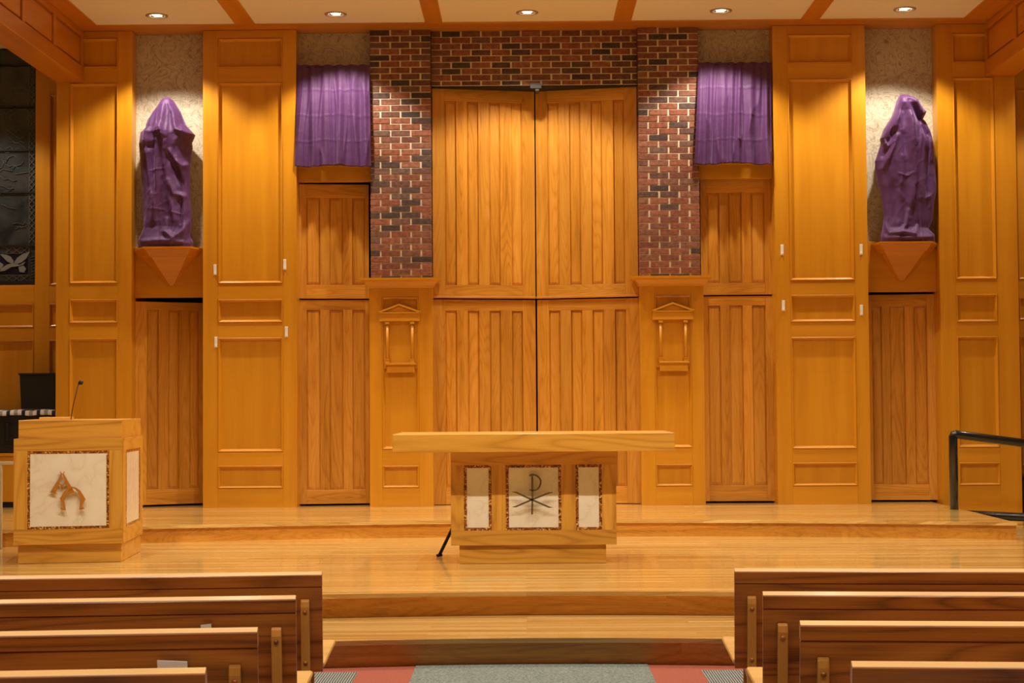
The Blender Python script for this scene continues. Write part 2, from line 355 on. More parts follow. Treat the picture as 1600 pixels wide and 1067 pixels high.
mb.v = [(x, (9.80 if y > 9 else y), z) for x, y, z in mb.v]; struct(mb.build('floor_carpet_runner', [CGREY]), 'mottled grey carpet runner down the aisle')
for nm, a, b in (('floor_carpet_left', -9, -0.965), ('floor_carpet_right', 0.99, 9)):
    mb = MB(); mb.box(a, b, -4, 9.53, 0.0, 0.004, mi=0); struct(mb.build(nm, [CSTR]), 'striped grey carpet under the pews')
# ------------------------------------------------------------------ room shell
mb = MB(); mb.box(-9, 9, 18.5, 18.6, 0, 6, mi=0); struct(mb.build('wall_back', [DARK]))  # coloured near black so the gaps around the doors read as shade
for nm, a, b in (('wall_left', -9.1, -9), ('wall_right', 9, 9.1)):
    mb = MB(); mb.box(a, b, -4, 18.6, 0, 6, mi=0); struct(mb.build(nm, [CREAM]))
mb = MB(); mb.box(-9.1, 9.1, -4.1, -4, 0, 6, mi=0); struct(mb.build('wall_rear', [CREAM]))
# ceiling: white panels between timber beams
BE = [(-2.975, -2.77), (-1.01, -0.83), (0.935, 1.12), (2.87, 3.06)]
XL, XR = -4.41, 4.55
ed = [XL] + [v for b in BE for v in b] + [XR]
cells = [(ed[i], ed[i+1]) for i in range(0, len(ed), 2)]
YS = 17.07
mb = MB()
for (a, b), lx in zip(cells, LAMPX):
    h = 0.07; z0, z1 = CEIL+0.012, CEIL+0.05
    mb.box(a, b, -4, LAMPY-h, z0, z1, mi=0); mb.box(a, b, LAMPY+h, YS, z0, z1, mi=0)
    mb.box(a, lx-h, LAMPY-h, LAMPY+h, z0, z1, mi=0); mb.box(lx+h, b, LAMPY-h, LAMPY+h, z0, z1, mi=0)
mb.box(-9, XL-0.6, -4, 18.5, CEIL+0.012, CEIL+0.05, mi=0); mb.box(XR+0.6, 9, -4, 18.5, CEIL+0.012, CEIL+0.05, mi=0)
mb.box(-9, 9, -4, 18.5, CEIL+0.14, CEIL+0.2, mi=0)
struct(mb.build('ceiling', [PLASTER]))
for i, (a, b) in enumerate(BE):
    mb = MB(); mb.box(a, b, -4, YS, CEIL, CEIL+0.1); struct(mb.build('trim_%d' % (i+1), TRIMW, bevel=0.006), 'timber ceiling beam running towards the wall')
mb = MB(); mb.box(-5.2, 5.3, YS, 18.4, CEIL, CEIL+0.1, ax='X'); struct(mb.build('trim_5', TRIMW, bevel=0.006), 'timber ceiling strip along the panelled wall')
mb = MB(); mb.box(-5.0, XL, -4, YS, CEIL, CEIL+0.1, ax='Y'); mb.box(XR, 5.1, -4, YS, CEIL, CEIL+0.1, ax='Y'); struct(mb.build('trim_6', TRIMW, bevel=0.006))
names = ['leftmost', 'second from left', 'middle', 'second from right', 'rightmost']
where = ['above the left veiled statue', 'above the left purple curtain', 'above the tall centre doors', 'above the right purple curtain', 'above the right veiled statue']
for x, w, q in zip(LAMPX, where, names):
    t = thing('ceiling_downlight', 'round recessed ceiling downlight, %s of five, %s' % (q, w), 'ceiling light', (x, LAMPY, CEIL), group='recessed downlights by the wall')
    c = (x, LAMPY, CEIL)
    MB().lathe(c, [(0.112, 0.012), (0.112, 0.004), (0.10, 0.0), (0.086, 0.002), (0.083, 0.012)]).build('trim_ring', RINGM, t)
    MB().lathe(c, [(0.083, 0.012), (0.070, 0.05), (0.05, 0.09)]).build('reflector', REFL, t)
    MB().lathe(c, [(0.060, 0.03), (0.052, 0.016), (0.03, 0.008), (0.0, 0.005)]).build('lamp', LAMPG, t)
# ------------------------------------------------------------------ side soffit beams (hang down from the ceiling)
def soffit(side, xa, xb, zb, label):
    t = thing('soffit_beam', label, 'beam', ((xa+xb)/2, 10, zb))
    mb = MB(); y0, y1 = -3.9, YP-0.002
    mb.box(xa, xb, y0, y1, zb, zb+0.16, ax='Y'); mb.box(xa, xb, y0, y1, CEIL-0.07, CEIL-0.002, ax='Y')
    s = 1 if side == 'l' else -1
    face = xb if side == 'l' else xa
    core0, core1 = (xa, xb-0.03) if side == 'l' else (xa+0.03, xb)
    mb.box(core0, core1, y0, y1, zb+0.16, CEIL-0.07, ax='Y')
    yy = y1
    while yy > 3:
        mb.box(face-s*0.03, face, yy-0.09, yy, zb+0.16, CEIL-0.07, ax='Z'); yy -= 1.02
    mb.build('beam_face', TRIMW, t, bevel=0.004)
    yy = y1-0.09; n = 0
    while yy > 9:
        a, b, c, d = yy-0.93+0.025, yy-0.025, zb+0.185, CEIL-0.095
        m2 = MB(); m2.box(face-s*0.03, face-s*0.012, a, b, c, d, ax='Y'); m2.build('panel', TRIMW, t, bevel=0.01); yy -= 1.02
zl = PZ(129, YP, 120)
soffit('l', PX(88, YP, 129), PX(131, YP, 129), P(110, 129, YP)[1], 'panelled timber soffit beam reaching from the wall to the upper left corner')
soffit('r', PX(1539, YP, 119), PX(1585, YP, 119), P(1560, 119, YP)[1], 'panelled timber soffit beam reaching from the wall to the upper right corner')
# ------------------------------------------------------------------ panelled pilasters
def framed(root, x0, x1, z0, z1, openings, yf, depth, mats, tag_panel='panel', rec=0.03, mold=0.030, raised=False):
    """face of stiles and rails with sunk panels; openings (xa, xb, za, zb) stacked bottom to top or side by side"""
    xs0 = min(o[0] for o in openings); xs1 = max(o[1] for o in openings)
    mb = MB(); th = 0.045
    mb.box(x0, xs0, yf, yf+th, z0, z1, ax='Z'); mb.box(xs1, x1, yf, yf+th, z0, z1, ax='Z')
    rows = sorted(set((round(o[2], 4), round(o[3], 4)) for o in openings))
    zc = z0
    for a, b in rows:
        mb.box(xs0, xs1, yf, yf+th, zc, a, ax='X'); zc = b
        inrow = sorted(o for o in openings if round(o[2], 4) == a)
        xc = xs0
        for o in inrow:
            if o[0] > xc+1e-4: mb.box(xc, o[0], yf, yf+th, a, b, ax='Z')
            xc = o[1]
        if xc < xs1-1e-4: mb.box(xc, xs1, yf, yf+th, a, b, ax='Z')
    mb.box(xs0, xs1, yf, yf+th, zc, z1, ax='X')
    mb.box(x0, x1, yf+th, yf+depth, z0, z1, ax='Z')
    B = lb if root.get('_local') else (lambda m, n, mt, p, **k: m.build(n, mt, p, **k))
    B(mb, 'frame', mats, root, bevel=0.002)
    for (a, b, c, d) in openings:
        pm = MB()
        if raised:       # bevelled strip panel
            q = 0.018
            vs = [(a, yf+0.022, c), (b, yf+0.022, c), (b, yf+0.022, d), (a, yf+0.022, d), (a+q, yf+0.010, c+q*1.8), (b-q, yf+0.010, c+q*1.8), (b-q, yf+0.010, d-q*1.8), (a+q, yf+0.010, d-q*1.8)]
            pm.add(vs, [(0, 1, 5, 4), (1, 2, 6, 5), (2, 3, 7, 6), (3, 0, 4, 7), (4, 5, 6, 7)], 2 if (d-c) > (b-a) else 0)
            B(pm, tag_panel, mats, root)
        else:
            pm.box(a+0.002, b-0.002, yf+rec, yf+0.0445, c+0.002, d-0.002, ax='Z')
            po = B(pm, tag_panel, mats, root)
            mm = MB(); prof = [(0.0, 0.004), (0.003, -0.007), (0.009, -0.009), (0.013, -0.004), (0.014, 0.006), (0.020, 0.010), (0.022, 0.018), (mold, rec)]
            rings = []
            for off, dy in prof: rings.append([(a+off, yf+dy, c+off), (b-off, yf+dy, c+off), (b-off, yf+dy, d-off), (a+off, yf+dy, d-off)])
            for i in range(len(rings)-1):
                vs = rings[i]+rings[i+1]
                for k in range(4):
                    k2 = (k+1) % 4; mm.add(vs, [(k, k2, 4+k2, 4+k)], 0 if k in (0, 2) else 2)
            if '_local' in root: po['_local'] = 1
            B(mm, 'moulding', mats, po)
    return root
ZT = CEIL-0.003
def pil(xl, xr, panels, label, zbase=Z3, pyc=600):
    # x edges given in photo pixels (top, bottom); evaluated at mid height
    x0, x1 = PX(xl[0], YP, xl[1]), PX(xr[0], YP, xr[1])
    t = thing('wood_pilaster', label, 'pilaster', ((x0+x1)/2, YP, zbase))
    ops = []
    for (pa, pb, ya, yb) in panels:
        ym = (ya+yb)/2; a = P(pa, ym, YP)[0]; b = P(pb, ym, YP)[0]; mid = (pa+pb)/2
        ops.append([a, b, P(mid, yb, YP)[1], P(mid, ya, YP)[1]])
    # keep stiles straight: common edges
    am = sum(o[0] for o in ops)/len(ops); bm = sum(o[1] for o in ops)/len(ops)
    ops = [(am, bm, o[2], o[3]) for o in ops]
    framed(t, x0, x1, zbase, ZT, ops, YP, 0.62, MAPLE)
    return t, x0, x1
p2 = pil((317, 400), (463.5, 400), [(341, 443, 727, 763), (341, 443, 527, 706), (341, 442, 467, 504), (340, 441, 129, 443), (339, 440, 60, 106)], 'tall panelled wood pilaster between the left niche and left curtain')
p3 = pil((1211, 400), (1356, 400), [(1240, 1341, 722, 759), (1238, 1339, 526, 701), (1236, 1336, 460, 503), (1231, 1332, 123, 438), (1229, 1330, 54, 99)], 'tall panelled wood pilaster between the right curtain and right niche')
p1 = pil((87.5, 400), (205.5, 400), [(109, 184, 731, 767), (109, 184, 528, 708), (108, 184, 467, 505), (108, 184, 130, 443), (108, 184, 60, 106)], 'panelled wood pilaster at the far left, behind the lectern')
p4 = pil((1468, 400), (1590.5, 400), [(1500, 1572, 722, 758), (1497, 1570, 525, 699), (1494, 1568, 459, 503), (1491, 1562, 121, 436), (1486, 1517, 52, 98)], 'panelled wood pilaster at the far right, behind the black handrail', zbase=Z2)
# ------------------------------------------------------------------ bays
YN = 17.50
def bay_wall(nm, x0, x1, lab, zlow=3.0):
    mb = MB(); mb.box(x0, x1, YN, YN+0.1, zlow, CEIL-0.001, mi=0); struct(mb.build(nm, [WALLP]), lab)
bay_wall('wall_niche_left', p1[2], p2[1], 'damask wallpaper strip behind the left statue'); bay_wall('wall_niche_right', p3[2], p4[1], 'damask wallpaper strip behind the right statue')
xbl0, xbl1 = PX(578, YP, 250), PX(673, YP, 250); xbr0, xbr1 = PX(998.5, YP, 250), PX(1093, YP, 250)
bay_wall('wall_bay_left', p2[2], xbl0, 'damask wallpaper above the left curtain', PZ(270, 17.5)); bay_wall('wall_bay_right', xbr1, p3[1], 'damask wallpaper above the right curtain', PZ(268, 17.5))
# ------------------------------------------------------------------ brick columns and lintel
def bricks(root, x0, x1, y0, y1, z0, z1, ncx, course, org_odd, side=True):
    mb = MB(); mo = MB(); mo.box(x0+0.004, x1-0.004, y0+0.006, y1, z0, z1, mi=0)
    L = (x1-x0)/ncx; j = 0.009; z = z1; k = 0
    while z > z0+0.01:
        zb = max(z0, z-course)
        xs = []
        off = 0 if (k+org_odd) % 2 == 0 else L/2
        x = x0 - (L-off if off else 0)
        while x < x1-1e-4:
            a, b = max(x, x0), min(x+L, x1)
            if b-a > 0.02:
                jj = j*(1+0.2*random.uniform(-1, 1)); aa = a+(jj if a > x0+1e-4 else 0); bb = b-(jj if b < x1-1e-4 else 0)
                yo = y0 - random.uniform(-0.0015, 0.003)
                mb.box(aa, bb, yo, y1-0.002, zb+0.0052, z-0.0052, mi=0)
            x += L
        z = zb; k += 1
    mo.build('mortar', MORTAR, root); mb.build('bricks', BRICK, root, bevel=0.003)
YB = 17.34
zpt = PZ(433, YP)                                   # top of the pedestals
for x0, x1, lab in ((xbl0, xbl1, 'tall red brick column left of the centre doors'), (xbr0, xbr1, 'tall red brick column right of the centre doors')):
    t = thing('brick_column', lab, 'brick column', ((x0+x1)/2, YB, zpt), group='brick columns')
    bricks(t, x0, x1, YB, 17.95, zpt+0.001, CEIL-0.002, 3, 0.0663, 0)
zlin = PZ(133.5, 17.44)
t = thing('brick_lintel', 'dark red brick lintel spanning above the tall centre doors', 'brick lintel', ((xbl1+xbr0)/2, 17.42, zlin))
bricks(t, xbl1+0.001, xbr0-0.001, 17.43, 17.95, zlin, CEIL-0.002, 10.3, 0.0663, 1)
mb = MB(); mb.box(xbl1+0.002, xbr0-0.002, 17.445, 17.95, zlin-0.012, zlin-0.001, mi=0); struct(mb.build('trim_7', [DARK]), 'black strip painted as the shaded gap under the brick lintel')  # near-black strip stands in for the shade above the door tops
# ------------------------------------------------------------------ pedestals with small shrines
def pedestal(x0, x1, cxm, pxc, dy, lab, lab2):
    # dy: vertical offset in pixels relative to the left pedestal readings, pxc: pixel centre of the aedicule
    zt = PZ(433, YP); t = thing('wood_pedestal', lab, 'pedestal', ((x0+x1)/2, YP, Z3))
    def X(d, yy): return P(pxc+d, yy+dy, YP)[0]
    def Zz(yy): return P(pxc, yy+dy, YP)[1]
    a, b = X(-28, 600), X(29.5, 600)
    ops = [(a, b, Zz(762), Zz(727)), (a, b, Zz(702), Zz(464))]
    framed(t, x0, x1, Z3, zt-0.03, ops, YP-0.0, 0.60, MAPLE)
    mb = MB(); cz = zt-0.01
    pr = [(0.0, cz-0.095), (0.012, cz-0.09), (0.018, cz-0.07), (0.05, cz-0.03), (0.085, cz-0.012), (0.092, cz-0.012), (0.092, cz+0.008)]
    rows = []
    for d, z in pr: rows.append([(x0-d, YP+0.2, z), (x0-d, YP-d-0.001, z), (x1+d, YP-d-0.001, z), (x1+d, YP+0.2, z)])
    for i in range(len(rows)-1):
        vs = rows[i]+rows[i+1]
        mb.add(vs, [(0, 1, 5, 4), (1, 2, 6, 5), (2, 3, 7, 6)], 0)
    mb.add(rows[-1], [(0, 1, 2, 3)], 0); mb.add(rows[0], [(3, 2, 1, 0)], 0)
    mb.build('cornice', MAPLE, t)
    # small shrine fixed on the face
    s = thing('wall_shrine', lab2, 'shrine', (cxm, YP, Zz(582))); yo = YP
    m = MB(); za, zb = Zz(502), Zz(490); xa, xb = X(-32, 496), X(31, 496)
    m.box(xa, xb, yo-0.045, yo+0.0, za, zb, ax='X')
    m.build('entablature', MAPLE, s, bevel=0.002)
    m = MB(); zc = Zz(475); xm = X(-1, 480); xa2, xb2 = X(-33, 490), X(32.5, 490)
    m.stroke([(xa2, zb+0.01), (xm, zc-0.01), (xb2, zb+0.01)], 0.020, yo-0.055, yo, 0)
    m.xz([(xa2, zb), (xb2, zb), (xb2, zb+0.012), (xa2, zb+0.012)], yo-0.055, yo, 0)
    m.xz([(xa2+0.05, zb+0.01), (xb2-0.05, zb+0.01), (xm, zc-0.025)], yo-0.035, yo, 0)
    m.build('pediment', MAPLE, s, bevel=0.0015)
    for dx in (-19.5, 19.5):
        xc = X(dx, 535); z0, z1 = Zz(567), Zz(503); yc = yo-0.026; w = 0.016
        m = MB(); m.tube([(xc, yc, z0+0.04), (xc, yc, z1-0.03)], [w, w*0.9], 12)
        m.box(xc-w*1.35, xc+w*1.35, yc-w*1.35, yc+w*1.35, z0, z0+0.035, mi=0); m.box(xc-w*1.35, xc+w*1.35, yc-w*1.35, yc+w*1.35, z1-0.025, z1, mi=0)
        m.box(xc-w*1.6, xc+w*1.6, yc-w*1.6, yc+w*1.6, z0+0.035, z0+0.042, mi=0)
        m.build('column', [MAPLE[2]], s)
    m = MB(); m.box(X(-22, 568), X(26-1, 568), yo-0.048, yo, Zz(570), Zz(567), ax='X'); m.build('shelf', MAPLE, s, bevel=0.002)
    m = MB(); m.box(X(-20.5, 575), X(24-1, 575), yo-0.024, yo+0.002, Zz(582), Zz(570), ax='X'); m.build('bracket', MAPLE, s, bevel=0.002)
    m = MB(); m.box(X(-27.5, 530), X(29, 530), yo+0.004, yo+0.018, Zz(576), Zz(496), ax='Z'); m.build('back_board', MAPLE, s)
pedestal(PX(577.5, YP, 620), PX(676.5, YP, 620), PX(625, YP), 625, 0, 'panelled wood pedestal under the left brick column', 'small wooden shrine with columns on the left pedestal')
pedestal(PX(1001.5, YP, 620), PX(1101, YP, 620), PX(1051.5, YP), 1051.5, -2.5, 'panelled wood pedestal under the right brick column', 'small wooden shrine with columns on the right pedestal')
# ------------------------------------------------------------------ doors
def leaf(name, hx, hy, tx, ty, ztop, zmid, zbot, strips, label, flip=False):
    """door leaf from the hinge (hx, hy) to its free edge (tx, ty); strips are fractions of the width"""
    a, b = ((hx, hy), (tx, ty)) if hx < tx else ((tx, ty), (hx, hy))
    Wd = math.hypot(b[0]-a[0], b[1]-a[1]); ang = math.atan2(b[1]-a[1], b[0]-a[0])
    t = bpy.data.objects.new(name, None); COL.objects.link(t); t.location = (a[0], a[1], 0); t.rotation_euler = (0, 0, ang); t['kind'] = 'structure'; t['_local'] = 1
    t['label'] = label
    zU0, zU1, zL0, zL1 = strips['z']
    up = bpy.data.objects.new('upper_section', None); lo = bpy.data.objects.new('lower_section', None)
    for q in (up, lo): COL.objects.link(q); q.parent = t; q['_local'] = 1
    ou = [(f0*Wd, f1*Wd, zU0, zU1) for f0, f1 in strips['u']]; ol = [(f0*Wd, f1*Wd, zL0, zL1) for f0, f1 in strips['u']]
    framed(up, 0.004, Wd-0.004, zmid+0.004, ztop, ou, 0.0, 0.05, OAK, raised=True)
    framed(lo, 0.004, Wd-0.004, zbot, zmid-0.01, ol, 0.012, 0.05, OAK, raised=True)
    lip = MB(); lip.box(0.004, Wd-0.004, -0.018, 0.0, zmid+0.002, zmid+0.026, ax='X')
    return t, up, lip
YD = 17.50; YDC = 17.74; ym = 17.62
SZ = [PZ(445, ym), PZ(159, ym), PZ(760, ym), PZ(485, ym)]
fr4 = [(0.122, 0.232), (0.338, 0.447), (0.55, 0.658), (0.766, 0.872)]
xs = PX(837.5, YDC, 420)
ztd = PZ(136, YD); zmd = PZ(466, ym)
d1, up, lip = leaf('door_1', xbl1+0.003, YD, xs-0.002, YDC, ztd, zmd, Z3+0.006, {'z': SZ, 'u': fr4}, 'tall oak centre door, left leaf, folded slightly inward'); lb(lip, 'ledge', OAK, up, bevel=0.003)
d2, up, lip = leaf('door_2', xbr0-0.003, YD, xs+0.002, YDC, ztd, zmd, Z3+0.006, {'z': SZ, 'u': fr4}, 'tall oak centre door, right leaf, folded slightly inward'); lb(lip, 'ledge', OAK, up, bevel=0.003)
def small_door(name, pxa, pya, Ya, pxb, Yb, ytop, ymid, strips, label, ps):
    Ym = (Ya+Yb)/2; xa, xb = PX(pxa, Ya, 500), PX(pxb, Yb, 500); pxm = (pxa+pxb)/2
    Zq = lambda y: P(pxm, y, Ym)[1]
    t, up, lip = leaf(name, xa, Ya, xb, Yb, Zq(ytop), Zq(ymid), Z3+0.02, {'z': [Zq(ps[1]), Zq(ps[0]), Zq(ps[3]), Zq(ps[2])], 'u': strips}, label)
small_door('door_3', 465.5, 0, 17.50, 577.5, 17.60, 288, 467, [(0.12, 0.31), (0.44, 0.63), (0.76, 0.94)], 'narrow oak door under the left purple curtain', (309, 445, 484, 765))
small_door('door_4', 1095.5, 0, 17.56, 1210, 17.54, 280, 461, [(0.095, 0.265), (0.39, 0.57), (0.70, 0.88)], 'narrow oak door under the right purple curtain', (301, 442, 477, 758))
def low_door(name, pxa, Ya, pxb, Yb, ytop, strips, label, ps):
    Ym = (Ya+Yb)/2; xa, xb = PX(pxa, Ya, 600), PX(pxb, Yb, 600); pxm = (pxa+pxb)/2
    Zq = lambda y: P(pxm, y, Ym)[1]; Wd = math.hypot(xb-xa, Yb-Ya)
    t = bpy.data.objects.new(name, None); COL.objects.link(t); t.location = (xa, Ya, 0); t.rotation_euler = (0, 0, math.atan2(Yb-Ya, xb-xa)); t['kind'] = 'structure'; t['_local'] = 1; t['label'] = label
    framed(t, 0.004, Wd-0.004, Z3+0.02, Zq(ytop), [(f0*Wd, f1*Wd, Zq(ps[1]), Zq(ps[0])) for f0, f1 in strips], 0, 0.05, OAK, raised=True)
low_door('door_5', 207, 17.47, 318.5, 17.82, 472, [(0.20, 0.36), (0.50, 0.65), (0.80, 0.93)], 'narrow oak door under the left statue corbel, turned inward', (484, 764))
low_door('door_6', 1356.5, 17.62, 1468.5, 17.55, 460, [(0.06, 0.20), (0.31, 0.52), (0.65, 0.83)], 'narrow oak door under the right statue corbel', (479, 757))
# rails above the narrow doors
for (xa, xb, ya, yb, pm, lab) in ((p2[2], xbl0, 284, 261, 521, 'plain wood rail below the left purple curtain'), (xbr1, p3[1], 279, 257, 1150, 'plain wood rail below the right purple curtain')):
    z0, z1 = P(pm, ya, 17.42)[1], P(pm, yb, 17.42)[1]
    mb = MB(); mb.box(xa+0.001, xb-0.001, 17.42, 17.49, z0, z1); mb.box(xa+0.001, xb-0.001, 17.40, 17.49, z1, z1+0.02, ax='X')
    tag(mb.build('wood_rail', MAPLE, None, bevel=0.003, org=((xa+xb)/2, 17.42, z0)), lab, 'rail')
for (xa, xb, ya, yb, pm, lab) in ((p1[2], p2[1], 465, 386, 265, 'plain wood backing board behind the left corbel'), (p3[2], p4[1], 456, 377, 1410, 'plain wood backing board behind the right corbel')):
    z0, z1 = P(pm, ya, 17.46)[1], P(pm, yb, 17.46)[1]
    mb = MB(); mb.box(xa+0.001, xb-0.001, 17.455, 17.499, z0, z1, ax='X')
    tag(mb.build('backing_board', MAPLE, None, bevel=0.003, org=((xa+xb)/2, 17.46, z0)), lab, 'board')
# door closer over the centre seam
c = P(838, 136, 17.44)
t = thing('door_closer', 'small grey metal door catch at the top of the centre seam', 'door closer', (c[0], 17.44, c[1]-0.03))
MB().box(c[0]-0.065, c[0]+0.055, 17.40, 17.429, c[1]-0.02, c[1]+0.03, mi=0).build('housing', GREYM, t, bevel=0.004)
MB().box(c[0]-0.01, c[0]+0.03, 17.41, 17.60, c[1]-0.045, c[1]-0.02, mi=0).build('catch', GREYM, t, bevel=0.002)
# white clips on the pilasters
for px, py, lab in ((336, 421.5, 'white clip on the left pilaster, upper left one'), (445, 413.5, 'white clip on the left pilaster, upper right one'), (337.5, 534.5, 'white clip on the left pilaster, lower left one'), (447.5, 518.5, 'white clip on the left pilaster, lower right one'),
                    (1222, 390.5, 'white clip on the right pilaster, upper left one'), (1345.5, 390, 'white clip on the right pilaster, upper right one'), (1224, 477.5, 'white clip on the right pilaster, lower left one'), (1346, 484.5, 'white clip on the right pilaster, lower right one')):
    x, z = P(px, py, YP)
    t = thing('wall_clip', lab, 'clip', (x, YP, z-0.055), group='white clips on the pilasters')
    MB().box(x-0.016, x+0.016, YP-0.006, YP, z-0.056, z+0.056, mi=0).build('backplate', WHITE, t, bevel=0.003)
    MB().box(x-0.008, x+0.008, YP-0.018, YP-0.006, z-0.048, z-0.030, mi=0).build('hook', WHITE, t, bevel=0.002)
# ------------------------------------------------------------------ corbels
def corbel(pl, pr, ptop, fl, fr_, apx, apy, lab):
    yb = 17.454; yf = 17.13
    x0, x1 = PX(pl, 17.40, ptop), PX(pr, 17.40, ptop); a, b = PX(fl, yf, ptop), PX(fr_, yf, ptop); zt = P((pl+pr)/2, ptop, yf)[1]
    t = thing('wall_corbel', lab, 'shelf', ((x0+x1)/2, yb, zt-0.45))
    def ring(s, z): # s = inset
        return [(x0+s, yb), (x0+s, yb-0.06), (a+s*0.7, yf+s), (b-s*0.7, yf+s), (x1-s, yb-0.06), (x1-s, yb)]
    m = MB(); m.prism(ring(0.0, 0), zt-0.018, zt, 0)
    prof = [(0.004, -0.018), (0.02, -0.03), (0.05, -0.07), (0.075, -0.095), (0.085, -0.10)]
    for (s1, z1), (s2, z2) in zip(prof, prof[1:]): m.prism(ring(s2, 0), zt+z2, zt+z1, 0, taper=ring(s1, 0))
    m.build('shelf_top', TRIMW, t)
    ax, az = P(apx, apy, yb-0.03)
    r = ring(0.09, 0); tip = [(ax-0.04, yb), (ax-0.03, yb-0.015), (ax-0.02, yb-0.03), (ax+0.02, yb-0.03), (ax+0.03, yb-0.015), (ax+0.04, yb)]
    m = MB(); m.prism(tip, az, zt-0.10, 0, taper=r); m.build('bracket', TRIMW, t)
    return t, zt
c1 = corbel(207, 316, 385, 224, 298, 268, 446, 'triangular wooden corbel shelf holding the left veiled statue')
c2 = corbel(1362, 1466, 377, 1376, 1457, 1409, 438, 'triangular wooden corbel shelf holding the right veiled statue')
# ------------------------------------------------------------------ veiled statues
def interp(tab, y):
    if y <= tab[0][0]: return tab[0][1]
    for (a, u), (b, v) in zip(tab, tab[1:]):
        if y <= b: return u+(v-u)*(y-a)/(b-a)
    return tab[-1][1]
def fold_d(px, py, segs):
    """push-out in metres at photo point from a list of fold lines"""
    s = 0.0
    for pts, amp, w in segs:
        best = 1e9; tt = 0; n = len(pts)-1
        for i in range(n):
            ax, ay = pts[i]; bx, by = pts[i+1]; dx, dy = bx-ax, by-ay
            u = max(0, min(1, ((px-ax)*dx+(py-ay)*dy)/(dx*dx+dy*dy))); q = math.hypot(px-ax-u*dx, py-ay-u*dy)
            if q < best: best = q; tt = (i+u)/n
        e = math.sin(PI*(0.12+0.76*tt))**0.5
        s += amp*e*math.exp(-(best/w)**2)
    return s
def veiled(name, Lt, Rt, y0, y1, dtab, folds, lab, zt, yc=17.31):
    t = thing(name, lab, 'veiled statue', (PX((Lt[-1][1]+Rt[-1][1])/2, yc, y1), yc, zt))
    rows = []; nr, na = 190, 150; ky = lab.count('left')*4.7
    for i in range(nr+1):
        py = y0+(y1-y0)*i/nr; l, r = interp(Lt, py), interp(Rt, py); cx = (l+r)/2; hw = (r-l)/2
        d = interp(dtab, py); row = []
        for k in range(na):
            a = 2*PI*k/na; c, s = math.cos(a), math.sin(a)
            ca = math.copysign(abs(c)**0.85, c); sa = math.copysign(abs(s)**0.85, s)
            px = cx+hw*ca; dep = d*sa
            wob = 0.004*math.sin(9*a+py*0.031)+0.003*math.sin(15*a-py*0.05)
            front = max(0, -s)
            rg = 1-abs(noise.noise(Vector((px*0.06+ky, py*0.007, 3.1))))*2.4; rg2 = 1-abs(noise.noise(Vector((px*0.11+py*0.03, py*0.045+ky, 7.7))))*2.4
            wob -= 0.020*max(0, rg)**3 + 0.004*max(0, rg2)**3
            f = fold_d(px, py, folds)*min(1, front*2.2) if front > 0 else 0
            yy = yc + dep*(1.0 if s < 0 else 0.55) - f + (wob*front*min(1, (py-y0)/40))
            yy = min(yy, 17.448)
            x, z = P(px, py, yc); row.append((x, yy, z))
        rows.append(row)
    top = rows[0]; cxm = sum(p[0] for p in top)/na; cym = sum(p[1] for p in top)/na; zz = top[0][2]+0.006
    zb = rows[-1][0][2]; dz = zt+0.001-zb
    m = MB(); m.grid(rows[::-1], 0, closed=True)
    n0 = len(m.v); m.v.append((cxm, cym, zz)); base = n0-na
    for k in range(na): m.f.append([base+k, base+(k+1) % na, n0]); m.m.append(0); m.r.append(0.5); m.sm.append(True)
    o = m.build('purple_cloth', PURPLE, t)
    w = 0.0
    for v in o.data.vertices: v.co.z += dz*max(0, min(1, 1-(v.co.z)/0.3))
    return t
LtL = [(153, 259), (155, 255), (160, 250.5), (173, 242), (188, 232), (196, 229), (201, 228.5), (209, 220.5), (219, 219), (226, 218), (255, 220), (290, 222.5), (314, 223), (341, 224), (357, 225), (368, 220), (375, 217), (384, 217)]
LtR = [(153, 264), (155, 268), (158, 272), (176, 283), (196, 291), (211, 305), (217, 303), (223, 300), (231, 301), (255, 298), (290, 297), (314, 297.5), (330, 299), (352, 299), (366, 297), (376, 301.5), (384, 302)]
FL = [([(259, 160), (257, 185), (255, 207)], 0.050, 6), ([(256, 200), (260, 212), (266, 235), (278, 254), (288, 262), (298, 259)], 0.050, 4.5), ([(266, 158), (275, 180), (280, 205), (300, 212)], 0.035, 4),
      ([(253, 205), (252, 250), (248, 300), (240, 345), (222, 373)], 0.030, 6), ([(258, 215), (264, 270), (268, 310), (276, 345)], 0.035, 4), ([(243, 175), (232, 215), (229, 250)], 0.025, 6),
      ([(264, 345), (262, 362), (275, 372), (290, 362), (298, 348)], 0.045, 4), ([(268, 285), (276, 305), (290, 308)], 0.03, 4), ([(236, 300), (233, 340), (222, 370)], 0.022, 4), ([(290, 310), (288, 345), (292, 370)], 0.03, 4),
      ([(247, 215), (243, 260), (243, 300)], -0.03, 4), ([(263, 222), (272, 250), (284, 285)], -0.045, 5), ([(285, 232), (292, 240), (294, 250)], -0.045, 8), ([(225, 378), (260, 376), (298, 380)], 0.025, 3.5), ([(228, 233), (245, 230)], -0.02, 5),
      ([(238, 269), (262, 266)], 0.006, 1.5), ([(236, 327), (262, 330)], 0.006, 1.5), ([(272, 333), (288, 337)], 0.008, 1.5), ([(287, 318), (286, 350)], -0.03, 2.2)]
veiled('veiled_statue', LtL, LtR, 153, 385, [(153, 0.02), (156, 0.06), (165, 0.10), (195, 0.155), (208, 0.185), (222, 0.18), (250, 0.145), (300, 0.12), (355, 0.11), (375, 0.15), (385, 0.15)], FL, 'statue veiled in purple cloth on the left corbel', c1[1])
RtL = [(148, 1410), (149, 1406), (158, 1400.6), (176, 1395.7), (186, 1391), (203, 1380), (217, 1375), (224, 1376), (252, 1367), (266, 1367.6), (289, 1372), (297, 1375), (318, 1379), (338, 1381), (359, 1378.5), (367, 1376), (376, 1376)]
